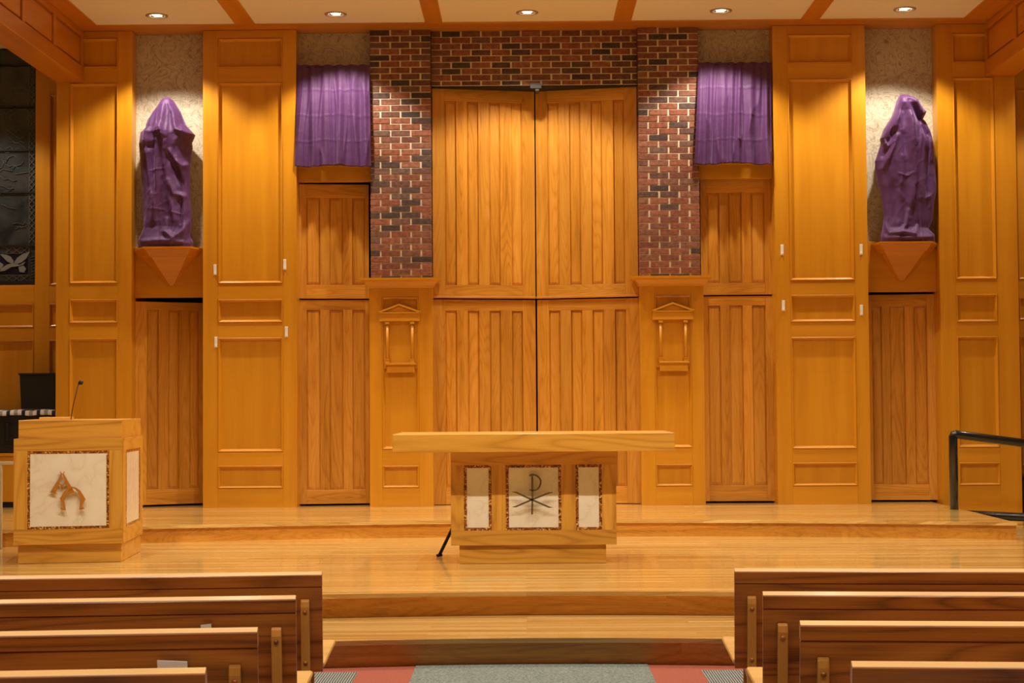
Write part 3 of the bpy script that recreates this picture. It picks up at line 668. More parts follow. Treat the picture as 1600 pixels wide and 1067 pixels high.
RtR = [(148, 1415), (149, 1418), (154, 1424.5), (161, 1434), (176, 1446), (181, 1444), (187, 1441), (192, 1446), (207, 1453), (224, 1457.5), (247, 1459.6), (287, 1462.5), (302, 1462), (321, 1458.6), (345, 1456), (357, 1450), (366, 1459), (376, 1460)]
FR = [([(1404, 156), (1400, 180), (1394, 205)], 0.035, 3.5), ([(1398, 180), (1385, 205), (1378, 216)], 0.035, 5), ([(1378, 222), (1383, 232), (1390, 224)], 0.04, 2.5), ([(1424, 156), (1432, 172), (1437, 181), (1446, 177)], 0.045, 4),
      ([(1412, 165), (1420, 195), (1424, 260), (1420, 320)], 0.035, 6), ([(1445, 200), (1452, 215), (1455, 250)], 0.03, 4), ([(1396, 215), (1386, 245), (1376, 265)], 0.03, 4), ([(1435, 200), (1440, 250), (1436, 310)], 0.025, 6),
      ([(1380, 350), (1386, 364), (1410, 363), (1424, 366), (1429, 355)], 0.045, 3), ([(1416, 330), (1412, 352), (1405, 360)], 0.035, 3), ([(1378, 371), (1420, 372), (1458, 370)], 0.028, 3.5), ([(1449, 358), (1456, 366)], 0.03, 4),
      ([(1416, 162), (1430, 186), (1442, 212)], -0.05, 4.5), ([(1392, 206), (1388, 225), (1378, 245)], -0.04, 4), ([(1408, 215), (1408, 240)], -0.025, 5), ([(1445, 240), (1446, 300)], -0.025, 5), ([(1395, 290), (1400, 340)], -0.02, 6),
      ([(1400, 273), (1412, 278), (1422, 272)], 0.01, 1.6), ([(1400, 300), (1412, 318)], 0.012, 2.5), ([(1442, 312), (1450, 308)], 0.01, 2)]
veiled('veiled_statue', RtL, RtR, 148, 377, [(148, 0.02), (150, 0.08), (156, 0.155), (163, 0.175), (175, 0.15), (200, 0.155), (225, 0.15), (260, 0.13), (320, 0.115), (355, 0.11), (368, 0.15), (377, 0.15)], FR, 'statue veiled in purple cloth on the right corbel', c2[1])
# ------------------------------------------------------------------ purple curtains
def curtain(tl, tr, yt, bl, br, yb_, peaks, creases, lab, swoop=0):
    yc = 17.275; rows = []; nr, nc = 90, 130
    for i in range(nr+1):
        f = i/nr; row = []
        for k in range(nc+1):
            u = k/nc; xa = tl+(bl-tl)*f; xb = tr+(br-tr)*f; px = xa+(xb-xa)*u
            py = yt+(yb_-yt)*f + 1.6*f*math.sin(u*9.0)+ (1-f)*0.8*math.sin(u*40)
            d = 0
            for (pu, amp, w, dr) in peaks: d += 1.5*amp*(0.12+0.88*f**0.8)*math.exp(-((u-pu-dr*f)/(w*0.8))**2)
            d += 0.003*math.sin(u*70)*(1-f)
            for cf in creases:
                d += 0.0035*math.exp(-((f-cf-0.007*math.sin(u*11+cf*9))/0.009)**2)
            rg = 1-abs(noise.noise(Vector((u*7+tl, f*1.1, 2.2))))*2.4; d += 0.022*max(0, rg)**3*(0.1+0.9*f**0.6)
            x, z = P(px, py, yc); row.append((x, yc+0.02-d+0.004*math.sin(7*f+u*5), z))
        rows.append(row)
    m = MB(); m.grid(rows[::-1], 0)
    x0, z0 = P((tl+tr)/2, yt, yc)
    t = thing('purple_curtain', lab, 'curtain', (x0, yc, z0))
    m.build('cloth', PURPLE, t, solid=-0.003)
    xa, xb = P(tl+2, yt, yc)[0], P(tr-2, yt, yc)[0]; zr = P((tl+tr)/2, yt+3, yc)[1]
    MB().tube([(xa, 17.298, zr), (xb, 17.298, zr)], 0.006, 10).build('rod', DARK, t)
curtain(463.5, 577, 101, 460.5, 580, 259.5, [(0.06, 0.025, 0.05, 0), (0.22, 0.035, 0.045, 0.02), (0.40, 0.028, 0.07, 0.0), (0.60, 0.045, 0.05, -0.01), (0.78, 0.030, 0.05, 0.02), (0.93, 0.03, 0.05, 0)], [0.25, 0.50, 0.75], 'purple cloth curtain hanging left of the left brick column')
curtain(1092, 1206, 97, 1085, 1205.5, 256, [(0.05, 0.03, 0.05, 0), (0.17, 0.04, 0.04, 0.02), (0.33, 0.035, 0.05, 0.03), (0.46, 0.03, 0.035, 0.0), (0.56, 0.04, 0.035, 0.0), (0.70, 0.035, 0.06, 0.02), (0.93, 0.045, 0.045, 0.0)], [0.25, 0.51, 0.76], 'purple cloth curtain hanging right of the right brick column')
# ------------------------------------------------------------------ altar
ax0, ay0 = G(718, 881, Z2); ax1, _ = G(948, 881, Z2)
YA = ay0
t = thing('altar', 'wooden altar table with marble panels standing on the stage', 'altar', ((ax0+ax1)/2, YA+0.3, Z2))
yf = YA-0.02
def AX(px, py=780, Y=None): return P(px, py, Y or yf)[0]
def AZ(py, px=833, Y=None): return P(px, py, Y or yf)[1]
m = MB(); m.box(ax0, ax1, YA, YA+0.50, Z2+0.0005, AZ(851), ax='X'); m.build('plinth', ALTW, t, bevel=0.003)
b0, b1 = AX(704.5), AX(963); zb0, zb1 = AZ(851.5), AZ(705)
m = MB(); m.box(b0, b1, yf, yf+0.02, zb0, AZ(828.5), ax='X'); m.box(b0, b1, yf, yf+0.02, AZ(726), zb1, ax='X')
zs0, zs1 = AZ(828.5), AZ(726)
pans = [(725, 768), (790.5, 877), (899.5, 940.5)]
ed = [704.5, 725, 768, 790.5, 877, 899.5, 940.5, 963]
for i in range(0, 8, 2): m.box(AX(ed[i]), AX(ed[i+1]), yf, yf+0.02, zs0, zs1, ax='Z')
m.box(b0, b1, yf+0.02, yf+0.60, zb0, zb1, ax='Z'); m.build('body', ALTW, t, bevel=0.0015)
em = None
for i, (a, b) in enumerate(pans):
    xa, xb = AX(a), AX(b); w = 0.022
    m = MB(); yq = yf+0.004
    m.box(xa, xa+w, yq, yf+0.02, zs0, zs1, mi=0); m.box(xb-w, xb, yq, yf+0.02, zs0, zs1, mi=0); m.box(xa+w, xb-w, yq, yf+0.02, zs0, zs0+w, mi=0); m.box(xa+w, xb-w, yq, yf+0.02, zs1-w, zs1, mi=0)
    fo = m.build('mosaic_border', MOSAIC, t)
    m = MB(); m.box(xa+w, xb-w, yf+0.006, yf+0.02, zs0+w, zs1-w, mi=0); mo = m.build('marble_panel', MARBLE, t); mo['label'] = 'cream marble panel'
    if i == 1: em = mo
Ytf = yf-0.20
tx0, tx1 = P(613, 690, Ytf)[0], P(1054.5, 690, Ytf)[0]
m = MB(); m.box(tx0, tx1, Ytf, Ytf+1.0, zb1+0.001, P(833, 677.5, Ytf)[1], ax='X'); m.build('tabletop', ALTW, t, bevel=0.004)
# chi-rho emblem: pixels of the photograph measured on the front plane
def E(px, py): return P(px, py, yf)
ye0, ye1 = yf-0.03, yf-0.018
m = MB()
m.stroke([E(831.5, 743), E(832, 775), E(831.2, 803.5)], 0.014, ye0, ye1)
m.stroke([E(827.5, 743.5), E(829, 741.8), E(832.5, 741.2), E(838, 742.5), E(842, 745.5), E(844.6, 750), E(844.6, 755), E(843, 760), E(840, 764), E(836, 765.5), E(832, 766), E(827, 765)], 0.013, ye0, ye1)
m.stroke([E(800.5, 768), E(806, 768.6), E(831.5, 780.5), E(858, 792), E(863, 792.3)], [0.004, 0.012, 0.013, 0.012, 0.003], ye0-0.004, ye0)
m.stroke([E(800.5, 791.5), E(806, 791), E(831.5, 780), E(858, 769.5), E(863.5, 769)], [0.003, 0.012, 0.013, 0.012, 0.004], ye0-0.004, ye0)
for px, py in ((832, 750), (832, 798), (831.6, 780)):
    x, z = E(px, py); m.tube([(x, ye1, z), (x, yf+0.006, z)], 0.003, 8)
eo = m.build('chi_rho_emblem', BRONZE, em); eo['label'] = 'bronze chi-rho emblem'
# black stand behind the altar
fx, fy = G(687, 870, Z2)
t = thing('tripod_stand', 'black tripod stand foot poking out behind the altar', 'stand', (fx+0.35, fy+0.30, Z2))
hub = (fx+0.22, fy+0.12, Z2+0.46)
MB().tube([(hub[0], hub[1], Z2+0.24), (hub[0], hub[1], Z2+0.60)], 0.011, 12).build('pole', BLACK, t)
for dx, dy in ((-0.22, -0.12), (0.2, -0.02), (0.02, 0.22)):
    a = (hub[0]+dx, hub[1]+dy, Z2+0.018); lg = MB().tube([(hub[0]+dx*0.06, hub[1]+dy*0.06, hub[2]-0.02), a], 0.013, 10).build('leg', BLACK, t)
    MB().tube([(a[0]-dx*0.08, a[1]-dy*0.08, Z2+0.014), (a[0]+dx*0.10, a[1]+dy*0.10, Z2+0.012)], 0.0115, 10).build('rubber_foot', BLACK, lg)
# ------------------------------------------------------------------ lectern
A = Vector(G(28, 881, Z2)); Bp = Vector(G(190, 877.5, Z2)); Cp = Vector(G(219.5, 861.5, Z2))
ang = math.atan2(Bp.y-A.y, Bp.x-A.x); LW = (Bp-A).length
LD = (Cp-Bp).length
t = thing('lectern', 'boxy wooden lectern with marble panels at the left of the stage', 'lectern', (A.x, A.y, Z2), ang, local=True)
rotm = Matrix.Rotation(-ang, 3, 'Z')
nrm = Vector((math.sin(ang), -math.cos(ang), 0))
def LP(px, py, off=0.0):          # pixel -> local (u, z) on the front plane moved forward by off
    d = ray(px, py); p0 = Vector((A.x, A.y, Z2)) + nrm*off
    s = (p0-CP).dot(nrm)/d.dot(nrm); q = rotm @ (CP+d*s-Vector((A.x, A.y, Z2))); return q.x, q.z
e = 0.03
zb0 = LP(110, 850, e)[1]; zb1 = LP(110, 685, e)[1]; zt1 = LP(110, 656, 0)[1]
C2 = rotm @ Vector((Cp.x-A.x, Cp.y-A.y, 0)); sd = Vector((C2.x-LW, C2.y, 0)).normalized(); sn = Vector((sd.y, -sd.x, 0)); LD = (Vector((C2.x, C2.y, 0))-Vector((LW, 0, 0))).length
base = [(0, 0), (LW, 0), (C2.x, C2.y), (0.02, C2.y)]
kx_ = LW + (e + sn.y*e)/sn.x     # corner of the body, both faces pushed out by e
kx_ = LW+0.008; body = [(-e, -e), (kx_, -e), (C2.x+0.004, C2.y+0.02), (-e, C2.y+e)]
sd = Vector((body[2][0]-kx_, body[2][1]+e, 0)).normalized(); sn = Vector((sd.y, -sd.x, 0))
#print('LECTERN',zb0,zb1,zt1, LW, LD, sd, sn, body, math.degrees(ang))
u0, u1 = -e, kx_
K0 = Vector((kx_, -e, 0)); LS = (Vector((*body[2], 0))-K0).length
def sidebox(mb, s0, s1, n0, n1, z0, z1, mi):      # box on the side face: s along, n outward
    vs = [tuple(K0+sd*s+sn*n)[:2]+(z,) for z in (z0, z1) for n in (n1, n0) for s in (s0, s1)]
    mb.add(vs, [(0, 2, 3, 1), (4, 5, 7, 6), (0, 1, 5, 4), (1, 3, 7, 5), (3, 2, 6, 7), (2, 0, 4, 6)], mi)
m = MB(); m.prism(base, 0.001, zb0, 0); lb(m, 'plinth', ALTW, t, bevel=0.003)
zp0, zp1 = LP(107, 826, e)[1], LP(107, 704.5, e)[1]; ua, ub = LP(43, 765, e)[0], LP(170.5, 765, e)[0]
v0 = -e
m = MB(); m.box(u0, u1, v0-0.012, v0, zb0, zp0, ax='X'); m.box(u0, u1, v0-0.012, v0, zp1, zb1, ax='X'); m.box(u0, ua, v0-0.012, v0, zp0, zp1, ax='Z'); m.box(ub, u1, v0-0.012, v0, zp0, zp1, ax='Z')
m.prism(body, zb0+0.0005, zb1-0.0005, 2)
sa, sb = LS*0.10, LS*0.87
sidebox(m, 0, LS, 0, 0.012, zb0, zp0, 1); sidebox(m, 0, LS, 0, 0.012, zp1, zb1, 1); sidebox(m, 0, sa, 0, 0.012, zp0, zp1, 2); sidebox(m, sb, LS, 0, 0.012, zp0, zp1, 2)
lb(m, 'body', ALTW, t, bevel=0.001)
m = MB(); m.prism(base, zb1, zt1, 0); m.box(0.12, 0.36, 0.3, min(0.62, C2.y-0.03), zt1, zt1+0.02, ax='X'); lb(m, 'book_rest', ALTW, t, bevel=0.003)
w = 0.02; yq = v0-0.009
m = MB(); m.box(ua, ua+w, yq, v0, zp0, zp1, mi=0); m.box(ub-w, ub, yq, v0, zp0, zp1, mi=0); m.box(ua+w, ub-w, yq, v0, zp0, zp0+w, mi=0); m.box(ua+w, ub-w, yq, v0, zp1-w, zp1, mi=0)
lb(m, 'mosaic_border', MOSAIC, t)
m = MB(); m.box(ua+w, ub-w, v0-0.007, v0, zp0+w, zp1-w, mi=0); mp_ = lb(m, 'marble_panel', MARBLE, t); mp_['label'] = 'cream marble panel on the front'
m = MB(); ws = 0.05
sidebox(m, sa, sa+ws, 0, 0.009, zp0, zp1, 0); sidebox(m, sb-ws, sb, 0, 0.009, zp0, zp1, 0); sidebox(m, sa+ws, sb-ws, 0, 0.009, zp0, zp0+w, 0); sidebox(m, sa+ws, sb-ws, 0, 0.009, zp1-w, zp1, 0)
lb(m, 'mosaic_border', MOSAIC, t)
m = MB(); sidebox(m, sa+ws, sb-ws, 0, 0.007, zp0+w, zp1-w, 0); q = lb(m, 'marble_panel', MARBLE, t); q['label'] = 'narrow marble panel on the side'
# alpha and omega
def Q(zx, zy): return LP(70+zx/11.85, 720+zy/11.85, e)
ya, yb2 = v0-0.032, v0-0.02
m = MB()
m.stroke([Q(285, 195), Q(318, 235), Q(290, 310), Q(235, 430), Q(160, 575)], [0.0042, 0.0098, 0.0154, 0.0252, 0.0364], ya, yb2)
m.stroke([Q(375, 195), Q(345, 235), Q(385, 320), Q(430, 420), Q(500, 570)], [0.0042, 0.0098, 0.0168, 0.0252, 0.0392], ya-0.004, yb2-0.004)
m.stroke([Q(105, 575), Q(160, 565), Q(200, 600), Q(225, 610)], [0.0056, 0.0112, 0.0112, 0.0056], ya, yb2)
m.stroke([Q(240, 420), Q(280, 425), Q(310, 440), Q(320, 480), Q(325, 520)], [0.0056, 0.0070, 0.0112, 0.0168, 0.0042], ya, yb2)
m.stroke([Q(400, 420), Q(370, 425), Q(340, 440), Q(335, 480), Q(325, 520)], [0.0056, 0.0070, 0.0098, 0.0140, 0.0042], ya, yb2)
lb(m, 'alpha_letter', COPPER, mp_)
m = MB()
m.stroke([Q(300, 870), Q(340, 885), Q(400, 900)], [0.0084, 0.0224, 0.0042], ya-0.01, yb2-0.008)
m.stroke([Q(385, 895), Q(345, 750), Q(325, 700), Q(380, 600), Q(440, 515), Q(510, 485), Q(580, 505), Q(640, 560), Q(690, 650), Q(720, 710), Q(690, 770), Q(660, 895)], [0.0084, 0.0252, 0.0308, 0.0252, 0.0196, 0.0098, 0.0140, 0.0224, 0.0280, 0.0336, 0.0238, 0.0084], ya-0.01, yb2-0.008)
m.stroke([Q(645, 890), Q(690, 875), Q(740, 870)], [0.0042, 0.0196, 0.0084], ya-0.01, yb2-0.008)
m.stroke([Q(440, 610), Q(480, 590), Q(510, 570), Q(560, 570)], [0.0112, 0.0140, 0.0140, 0.0042], ya-0.01, yb2-0.008)
lb(m, 'omega_letter', COPPER, mp_)
# gooseneck microphone
um, zm = LP(111, 654, -0.15); hx, hz = LP(126, 596, -0.15); kx, kz = LP(122.5, 600, -0.15)
t2 = thing('gooseneck_microphone', 'thin black gooseneck microphone rising from the lectern top', 'microphone', (A.x, A.y, Z2), ang, local=True)
zr = zt1-0.03
m = MB(); m.tube([(um-0.002, 0.15, zr), (um, 0.15, zm), (um+0.015, 0.15, zm+0.10), (kx, 0.15, kz)], 0.0035, 10); lb(m, 'stem', BLACK, t2)
m = MB(); m.lathe((um-0.002, 0.15, zr), [(0.0, 0.018), (0.022, 0.016), (0.026, 0.0)], 20); lb(m, 'base', BLACK, t2)
dx, dz = hx-kx, hz-kz; m = MB(); c0 = Vector((kx, 0.15, kz)); c1_ = Vector((kx+0.028, 0.15, kz+0.018)); d = c1_-c0
m.tube([c0, c0+d*0.25, c0+d*0.6, c0+d*0.95, c0+d*1.25], [0.006, 0.014, 0.019, 0.017, 0.005], 14); lb(m, 'windscreen', BLACK, t2)
# ------------------------------------------------------------------ black handrail on the right
hx_, hy_ = G(1491, 796, Z3)
t = thing('handrail', 'black pipe handrail at the right end of the upper platform', 'handrail', (hx_, hy_, Z3))
zt_ = P(1491, 678.5, hy_)[1]; rr = 0.042
x2, z2 = P(1600, 692.5, hy_); s_ = (z2-zt_)/(x2-hx_)
xe = hx_+1.9
m = MB(); m.tube([(hx_, hy_, Z3+0.001), (hx_, hy_, zt_-0.02), (hx_+0.006, hy_, zt_-0.006), (hx_+0.03, hy_, zt_+0.0), (hx_+0.08, hy_, zt_+s_*0.06), (xe, hy_, zt_+s_*1.9)], rr, 20); m.build('top_rail', RAILM, t)
m = MB(); m.tube([(xr_edge+0.004, hy_-0.03, Z3-0.047), (xr_edge+1.9, hy_-0.03, Z3-0.047-0.10)], rr, 16); m.build('lower_rail', RAILM, t)
m = MB(); m.tube([(xe, hy_, Z2+0.001), (xe, hy_, zt_+s_*1.9)], rr, 16); m.build('post', RAILM, t)
# ------------------------------------------------------------------ alcoves beyond the end pilasters
YK = 18.10
def alcove(sgn, lab, panels, xi, xo, zmax):
    t = thing('panelled_wall', lab, 'wall panelling', ((xi+xo)/2, YK, Z2))
    return t
# left alcove: window above panelling
wx = PX(56, YK, 300); zw = P(30, 445, YK)[1]
x_in = p1[1]+0.35
t = thing('panelled_wall', 'wood panelled wall around the dark window at the far left', 'wall panelling', (-5.6, YK, Z3))
xsl = PX(78, YK, 300)
ZA = lambda y, px=40: P(px, y, YK)[1]
ops = [(-6.6, PX(53, YK, 500), Z3+0.12, ZA(531)), (-6.6, PX(53, YK, 500), ZA(512), ZA(474)) ]
framed(t, -7.4, wx, Z3, zw-0.002, ops, YK, 0.3, MAPLE)
t = thing('wood_pilaster', 'narrow panelled wood pilaster right of the dark window, partly hidden', 'pilaster', (wx+0.3, YK, Z3))
framed(t, wx, wx+0.62, Z3, CEIL-0.003, [(xsl, xsl+0.4, Z3+0.12, ZA(531, 80)), (xsl, xsl+0.4, ZA(511, 80), ZA(474, 80)), (xsl, xsl+0.4, ZA(446, 80), ZA(148, 80))], YK-0.02, 0.3, MAPLE)
# window
t = bpy.data.objects.new('window_1', None); COL.objects.link(t); t.location = (wx-0.9, YK, zw); t['kind'] = 'structure'; t['label'] = 'dark leaded glass window at the far left'
MB().box(-7.4, wx-0.001, YK+0.05, YK+0.07, zw+0.001, CEIL-0.005, mi=0).build('pane', GLASS, t)
m = MB(); fy = YK+0.02
m.box(-7.4, wx-0.001, fy, YK+0.05, zw+0.001, zw+0.045, mi=0)
m.box(wx-0.012, wx-0.001, fy, YK+0.05, zw+0.045, CEIL-0.005, mi=0)
for py in (383, 300.0, 234, 167, 101): z = P(30, py, YK)[1]; m.box(-7.4, wx-0.012, fy+0.005, YK+0.05, z-0.008, z+0.008, mi=0)
m.build('frame', BLACK, t)
def wline(mb, pts, w=0.005): mb.stroke([P(a, b, YK+0.04) for a, b in pts], w, YK+0.038, YK+0.05, 0)
m = MB()
y = 100
while y < 378:                       # knot-work border down the right side
    wline(m, [(46, y), (54, y+9), (46, y+18)]); wline(m, [(54, y), (46, y+9), (54, y+18)]); y += 20
wline(m, [(46, 100), (45.5, 430)], 0.004)
for yy in (386, 430):
    wline(m, [(2, yy), (44, yy-0.3)], 0.004); wline(m, [(2, yy+10), (44, yy+9.7)], 0.004)
    for xx in (8, 20, 32): wline(m, [(xx, yy+10), (xx+6, yy+5), (xx+12, yy)], 0.004); wline(m, [(xx, yy), (xx+6, yy+5), (xx+12, yy+10)], 0.004)
random.seed(3)
for k in range(26):                  # wandering lead lines
    x, y = random.uniform(-5, 30), random.uniform(110, 370); pts = [(x, y)]
    dy = random.uniform(-4, 4)
    for j in range(4): x = min(44, x+random.uniform(3, 9)); y += dy+random.uniform(-5, 5); pts.append((x, y))
    wline(m, pts, 0.0035)
for j in range(9): wline(m, [(48, 402+j*4.6), (54, 400+j*4.6)], 0.003)
m.build('leading', LEAD, t)
m = MB()
def dpoly(pts, y0=YK+0.03): m.xz([P(a, b, YK+0.04) for a, b in pts][::-1], y0, YK+0.048, 0)
dpoly([(20, 412), (12, 409), (3, 400), (0, 397), (10, 398), (17, 401), (22, 409)])
dpoly([(22, 411), (27, 403), (34, 398), (47, 393), (42, 403), (34, 410), (25, 413)])
dpoly([(0, 424), (3, 419), (12, 413), (21, 411), (31, 413.5), (40, 409), (37, 413.5), (28, 416), (18, 417), (8, 423)])
dpoly([(29, 417), (37, 415), (41, 420), (38, 426), (31, 425)])
dpoly([(-6, 411), (1, 410), (6, 414), (2, 420), (-6, 423)])
m.build('dove', DOVE, t)
MB().box(PX(-20, YK, 410), PX(45, YK, 410), YK+0.046, YK+0.0495, P(20, 428, YK)[1], P(20, 394.5, YK)[1], mi=0).build('dark_glass', MIDNIGHT, t)
# right alcove
xr0 = PX(1592, YK, 400)
t = thing('panelled_wall', 'strip of wood panelled wall glimpsed at the far right edge', 'wall panelling', (5.6, YK, Z2))
xa = 5.25
ZB = lambda y: P(1597, y, YK)[1]
framed(t, xa-0.35, 7.2, Z2, CEIL-0.003, [(xa+0.12, 6.4, Z2+0.5, ZB(525)), (xa+0.12, 6.4, ZB(500), ZB(464)), (xa+0.12, 6.4, ZB(437), ZB(140))], YK, 0.3, MAPLE)
x0 = PX(1594.5, 17.7, 770); z0, z1 = Z2, P(1597, 743, 17.7)[1]
t = thing('storage_cabinet', 'dark maroon cabinet edge behind the far right pilaster', 'cabinet', (x0+0.4, 17.8, Z2))
MB().box(x0, x0+0.8, 17.7, 18.08, z0+0.001, z1-0.02, mi=0).build('body', MAROON, t, bevel=0.004)
MB().box(x0-0.01, x0+0.81, 17.68, 18.08, z1-0.02, z1, mi=0).build('top', MAROON, t, bevel=0.004)
# left alcove furniture: wooden cabinet, black amplifier, striped cloth, black tapered bin
Yc = 17.55
xcr = -4.90; zc = P(10, 708, Yc)[1]
t = thing('wood_cabinet', 'low wooden cabinet under the black box at the far left', 'cabinet', (xcr-0.6, Yc, Z3))
MB().box(xcr-1.3, xcr, Yc+0.02, Yc+0.45, Z3+0.06, zc-0.03, ax='Z').build('body', MAPLE, t, bevel=0.003)
MB().box(xcr-1.32, xcr, Yc, Yc+0.47, zc-0.03, zc-0.001, ax='X').build('top', MAPLE, t, bevel=0.003)
MB().box(xcr-1.25, xcr-0.03, Yc+0.05, Yc+0.42, Z3+0.001, Z3+0.06, mi=0).build('plinth', BLACK, t)
za = P(40, 647, Yc)[1]
t = thing('loudspeaker_box', 'wide black box with a recessed handle, under a striped cloth', 'speaker', (xcr-0.6, Yc, zc))
MB().box(xcr-1.1, xcr, Yc+0.01, Yc+0.44, zc, za, mi=0).build('case', BLACK, t, bevel=0.012)
hxa, hxb = PX(4, Yc, 670), PX(19, Yc, 670); zz0, zz1 = P(10, 693, Yc)[1], P(10, 657, Yc)[1]
m = MB(); w = 0.012
m.box(hxa, hxb, Yc+0.0, Yc+0.012, zz0, zz0+w, mi=0); m.box(hxa, hxb, Yc, Yc+0.012, zz1-w, zz1, mi=0); m.box(hxa, hxa+w, Yc, Yc+0.012, zz0, zz1, mi=0); m.box(hxb-w, hxb, Yc, Yc+0.012, zz0, zz1, mi=0)
m.box((hxa+hxb)/2-0.012, (hxa+hxb)/2+0.012, Yc-0.006, Yc+0.012, zz0+0.03, zz1-0.03, mi=0)
m.build('handle', BLACK, t, bevel=0.003)
m = MB(); x = xcr-1.1; k = 0; zq = za+0.002
while x < xcr-0.005:
    wd = 0.040; x2 = min(x+wd, xcr); mi = (0, 1, 0, 2)[k % 4]
    zo = 0.008*math.sin(k*0.9); zo2 = 0.008*math.sin((k+1)*0.9)
    pr = [(Yc+0.42, 0.036), (Yc+0.2, 0.040), (Yc+0.02, 0.040), (Yc-0.012, 0.032), (Yc-0.018, 0.004), (Yc-0.014, -0.012)]
    pi_ = [(Yc+0.42, 0.0), (Yc+0.2, 0.0), (Yc+0.0, 0.0), (Yc-0.004, -0.004), (Yc-0.006, -0.008), (Yc-0.008, -0.012)]
    for off, (A1, sgn) in enumerate(((pr, 1),)):
        rowa = [(x, yy, zq+dz+zo) for yy, dz in A1] + [(x, yy, zq+dz) for yy, dz in pi_[::-1]]; rowb = [(x2, yy, zq+dz+zo2) for yy, dz in A1] + [(x2, yy, zq+dz) for yy, dz in pi_[::-1]]
        n = len(rowa); m.add(rowa+rowb, [(i, n+i, n+(i+1) % n, (i+1) % n) for i in range(n)] + [tuple(range(n)), tuple(range(n, 2*n))[::-1]], mi)
    x = x2; k += 1
tag(m.build('striped_cloth', [WCLOTH, NAVY, GCLOTH], None, org=(xcr-0.6, Yc, zq)), 'folded white, grey and navy striped cloth on the black box', 'cloth')
xb0, xb1 = PX(36, Yc+0.2, 640), PX(33, Yc+0.2, 585); zt0 = P(60, 636, Yc+0.2)[1]; ztt = P(60, 583, Yc+0.2)[1]
wdt = 0.40; zq2 = zq+0.052; yb0 = Yc+0.10
t = thing('waste_bin', 'black tapered bin standing on the striped cloth at far left', 'bin', (xb0+0.2, yb0+0.15, zq2))
def rect(x, y, w_, d_): return [(x, y), (x+w_, y), (x+w_, y+d_), (x, y+d_)]
m = MB(); m.prism(rect(xb0, yb0+0.03, 0.36, 0.24), zq2, ztt-0.02, 0, taper=rect(xb1+0.01, yb0+0.01, wdt-0.02, 0.28)); m.build('body', BLACK, t, bevel=0.004)
m = MB(); m.prism(rect(xb1, yb0, wdt, 0.30), ztt-0.02, ztt, 0); m.build('rim', BLACK, t, bevel=0.003)
# pale beige frame left of the lectern
Yb = 14.25
xa_, zt_ = P(1.5, 723, Yb); xb_ = P(60, 723, Yb)[0]; zt_ = P(10, 723.5, Yb)[1]
t = thing('metal_frame', 'pale beige frame stand just left of the lectern', 'stand', ((xa_+xb_)/2, Yb, Z2))
m = MB(); m.box(xa_-0.012, xb_, Yb-0.014, Yb+0.014, zt_-0.014, zt_+0.014, mi=0); m.build('crossbar', BEIGEM, t, bevel=0.003)
for x in (xa_, xb_-0.6 if False else xb_-0.012): m = MB(); m.box(x-0.012, x+0.012, Yb-0.013, Yb+0.013, Z2+0.001, zt_-0.014, mi=0); m.build('leg', BEIGEM, t, bevel=0.003)
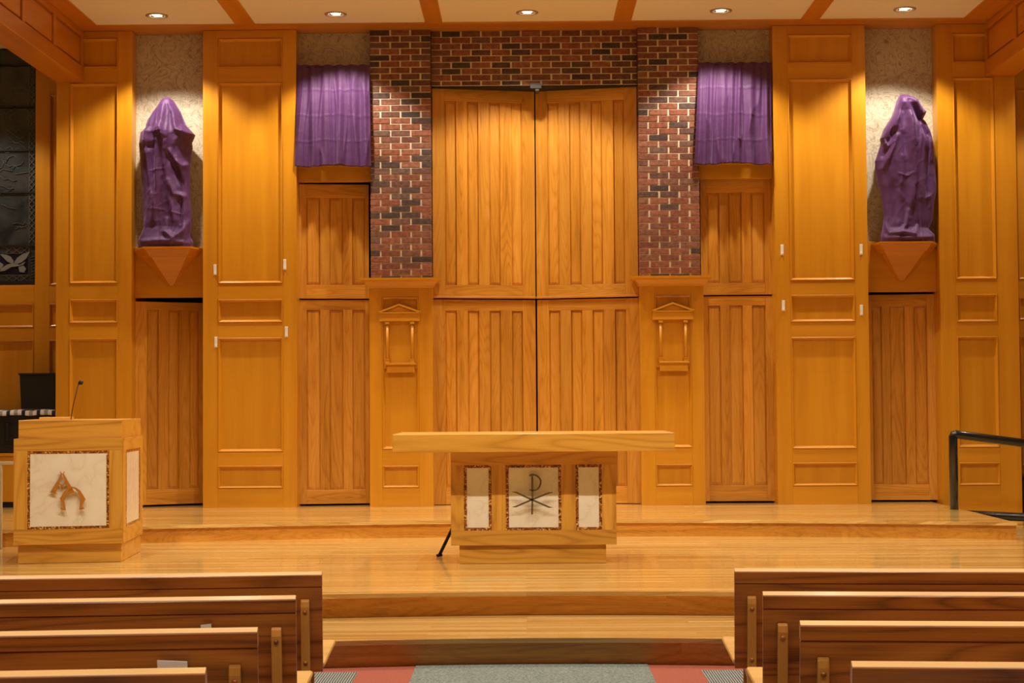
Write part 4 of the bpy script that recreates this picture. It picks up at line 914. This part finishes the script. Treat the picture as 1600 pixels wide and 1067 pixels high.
# ------------------------------------------------------------------ pews
def pew_parts(root, s):
    """local frame: u = x outward from the aisle end (times s), y away from the camera, z up; root at the aisle end under the top edge"""
    def fin(mb, name, mats, par, **k):
        if s < 0: mb.mirror()
        return lb(mb, name, mats, par, **k)
    Lp = 3.2; H = 0.86; tilt = 0.20
    def slab(mb, u0, u1, h0, h1, d0, d1, mi=0):      # board in the reclined plane: h height along it, d thickness away from camera
        vs = []
        for u in (u0, u1):
            for h in (h0, h1):
                for d in (d0, d1):
                    yb = -(h-H)*tilt + d; vs.append((u, yb, h - d*tilt*0.4 if False else h + d*tilt*(1)))
        # indices: u,h,d
        mb.add(vs, [(0, 1, 3, 2), (4, 6, 7, 5), (0, 4, 5, 1), (2, 3, 7, 6), (0, 2, 6, 4), (1, 5, 7, 3)], mi)
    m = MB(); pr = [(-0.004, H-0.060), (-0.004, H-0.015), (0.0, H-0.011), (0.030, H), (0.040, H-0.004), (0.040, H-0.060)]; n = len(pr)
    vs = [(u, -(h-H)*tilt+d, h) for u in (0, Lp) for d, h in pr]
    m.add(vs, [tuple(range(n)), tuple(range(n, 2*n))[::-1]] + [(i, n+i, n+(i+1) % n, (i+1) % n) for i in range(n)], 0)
    m.m[-4] = 3; fin(m, 'cap_rail', PEWW+[SEATW[0]], root, bevel=0.0025)  # paler oak on the sloped top face paints in the lamp reflection
    m = MB(); slab(m, 0, Lp, 0.45, H-0.0605, 0.0, 0.020); fin(m, 'backrest', PEWW, root, bevel=0.003)
    m = MB(); y0 = (H-0.47)*tilt+0.03
    vs = [(u if (u > 1 or y > y0) else -0.006, y, z) for u in (-0.036, Lp) for (y, z) in ((y0, 0.463), (y0, 0.485), (y0+0.41, 0.520), (y0+0.41, 0.498))]
    m.add(vs, [(0, 1, 2, 3), (4, 7, 6, 5), (0, 4, 5, 1), (1, 5, 6, 2), (2, 6, 7, 3), (3, 7, 4, 0)], 0); fin(m, 'seat', SEATW, root, bevel=0.01)
    for u in (0.068, 1.5, 3.05):
        m = MB()
        # post against the rear of the back, rounded head, standing on the floor
        w = 0.018
        yr = lambda h: -(h-H)*tilt
        pts = [(yr(0.752)-0.004, 0.752), (yr(0.745)-0.020, 0.745), (yr(0.72)-0.030, 0.72), (yr(0.5)-0.030, 0.5), (yr(0.43)-0.03, 0.40), (yr(0.43)-0.05, 0.03), (yr(0.43)-0.05, 0.0), (yr(0.43)+0.03, 0.0), (yr(0.43)+0.02, 0.42), (yr(0.5)-0.001, 0.5), (yr(0.745)-0.001, 0.745)]
        n = len(pts); vs = [(u-w, y, z) for y, z in pts]+[(u+w, y, z) for y, z in pts]
        m.add(vs, [tuple(range(n)), tuple(range(n, 2*n))[::-1]] + [(i, n+i, n+(i+1) % n, (i+1) % n) for i in range(n)], 2)
        lg = fin(m, 'leg', SEATW2, root, bevel=0.004)
        for h in (0.70, 0.492):
            m = MB(); y = yr(h)-0.030; m.tube([(u, y+0.004, h), (u, y-0.004, h), (u, y-0.008, h)], [0.009, 0.009, 0.004], 12); fin(m, 'bolt_cap', [PEWW[0]], lg)
        m = MB(); m.box(u-w*0.8, u+w*0.8, yr(0.43)+0.0, yr(0.43)+0.42, 0.40, 0.44, ax='Y'); m.box(u-w*0.8, u+w*0.8, yr(0.43)+0.36, yr(0.43)+0.41, 0.0, 0.40, ax='Z'); m.box(u-w*0.8, u+w*0.8, yr(0.43)+0.02, yr(0.43)+0.40, 0.435, 0.480, ax='Y'); fin(m, 'seat_support', SEATW2, root)
    m = MB(); yr = lambda h: -(h-H)*tilt
    m.box(0.45, 1.15, yr(0.60)-0.075, yr(0.60)-0.006, 0.585, 0.60, ax='X'); m.box(0.45, 1.15, yr(0.60)-0.085, yr(0.60)-0.075, 0.585, 0.68, ax='X')
    m.box(0.44, 0.45, yr(0.60)-0.085, yr(0.60)-0.006, 0.585, 0.68, ax='Y'); m.box(1.15, 1.16, yr(0.60)-0.085, yr(0.60)-0.006, 0.585, 0.68, ax='Y'); fin(m, 'book_rack', PEWW, root, bevel=0.002)
SEATW2 = woods('post_oak', (0.34, 0.13, 0.018), (0.48, 0.20, 0.030), (0.58, 0.27, 0.05), contour=6, cathedral=0.4, pores=0.4, vary=0.05)
def copy_tree(o, parent=None):
    c = o.copy(); COL.objects.link(c); c.parent = parent
    for ch in [q for q in bpy.data.objects if q.parent == o]: copy_tree(ch, c)
    return c
kids = {}
def copy_root(o, parent=None):
    c = o.copy(); COL.objects.link(c); c.parent = parent
    for ch in kids.get(o.name, []): copy_root(ch, c)
    return c
ordn = ['farthest from the camera', 'second from the stage', 'third from the stage', 'nearest the camera']
rowsL = [(503, 893.5), (462, 931), (402, 981.5), (320.5, 1045)]
rowsR = [(1147.5, 888.5), (1192, 925), (1250.5, 971), (1331.5, 1035)]
info = {}
for side, rows, s in (('left', rowsL, -1), ('right', rowsR, 1)):
    proto = None
    for i, (px, py) in enumerate(rows):
        x, y = G(px, py, 0.86)
        lab = 'wooden pew %s of the aisle, %s' % (side, ordn[i])
        if proto is None:
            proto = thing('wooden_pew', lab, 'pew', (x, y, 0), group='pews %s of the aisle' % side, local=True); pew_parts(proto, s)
            for q in bpy.data.objects:
                if q.parent is not None: kids.setdefault(q.parent.name, []).append(q)
            o = proto
        else:
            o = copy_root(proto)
        o['label'] = lab; o.location = (x, y, 0); o.rotation_euler = (0, 0, math.radians(4.5)*(-s)); info[(side, i)] = o
        print('PEW', side, i, round(x, 3), round(y, 3))
# booklets standing in the racks
def booklet(pxa, pxb, pyt, pew, lab, tilt=0.0):
    o = info[pew]; Y = o.location.y-0.05; tn = math.tan(math.radians(4.5)); sg = -1 if pew[0] == 'left' else 1
    (xa, za_), (xb, zb_) = P(pxa, pyt, Y), P(pxb, pyt+tilt, Y)
    m = MB(); m.xz([(xa, 0.602), (xb, 0.602), (xb, zb_), (xa, za_)], -0.003, 0.003, 0)
    m.v = [(x, o.location.y + 0.012 + y - 0.19*(z-0.62) - abs(x-o.location.x)*tn, z) for x, y, z in m.v]
    tag(m.build('booklet', PAPER, None, org=((xa+xb)/2, Y, 0.602)), lab, 'booklet')
booklet(244.5, 290.5, 1032.5, ('left', 2), 'white booklet in the rack behind the left pew third from the stage', 2.5)
booklet(313, 329, 977, ('left', 1), 'white paper corner above the left pew second from the stage', -1.5)
# tidy helper keys
for o in bpy.data.objects:
    if '_local' in o: del o['_local']
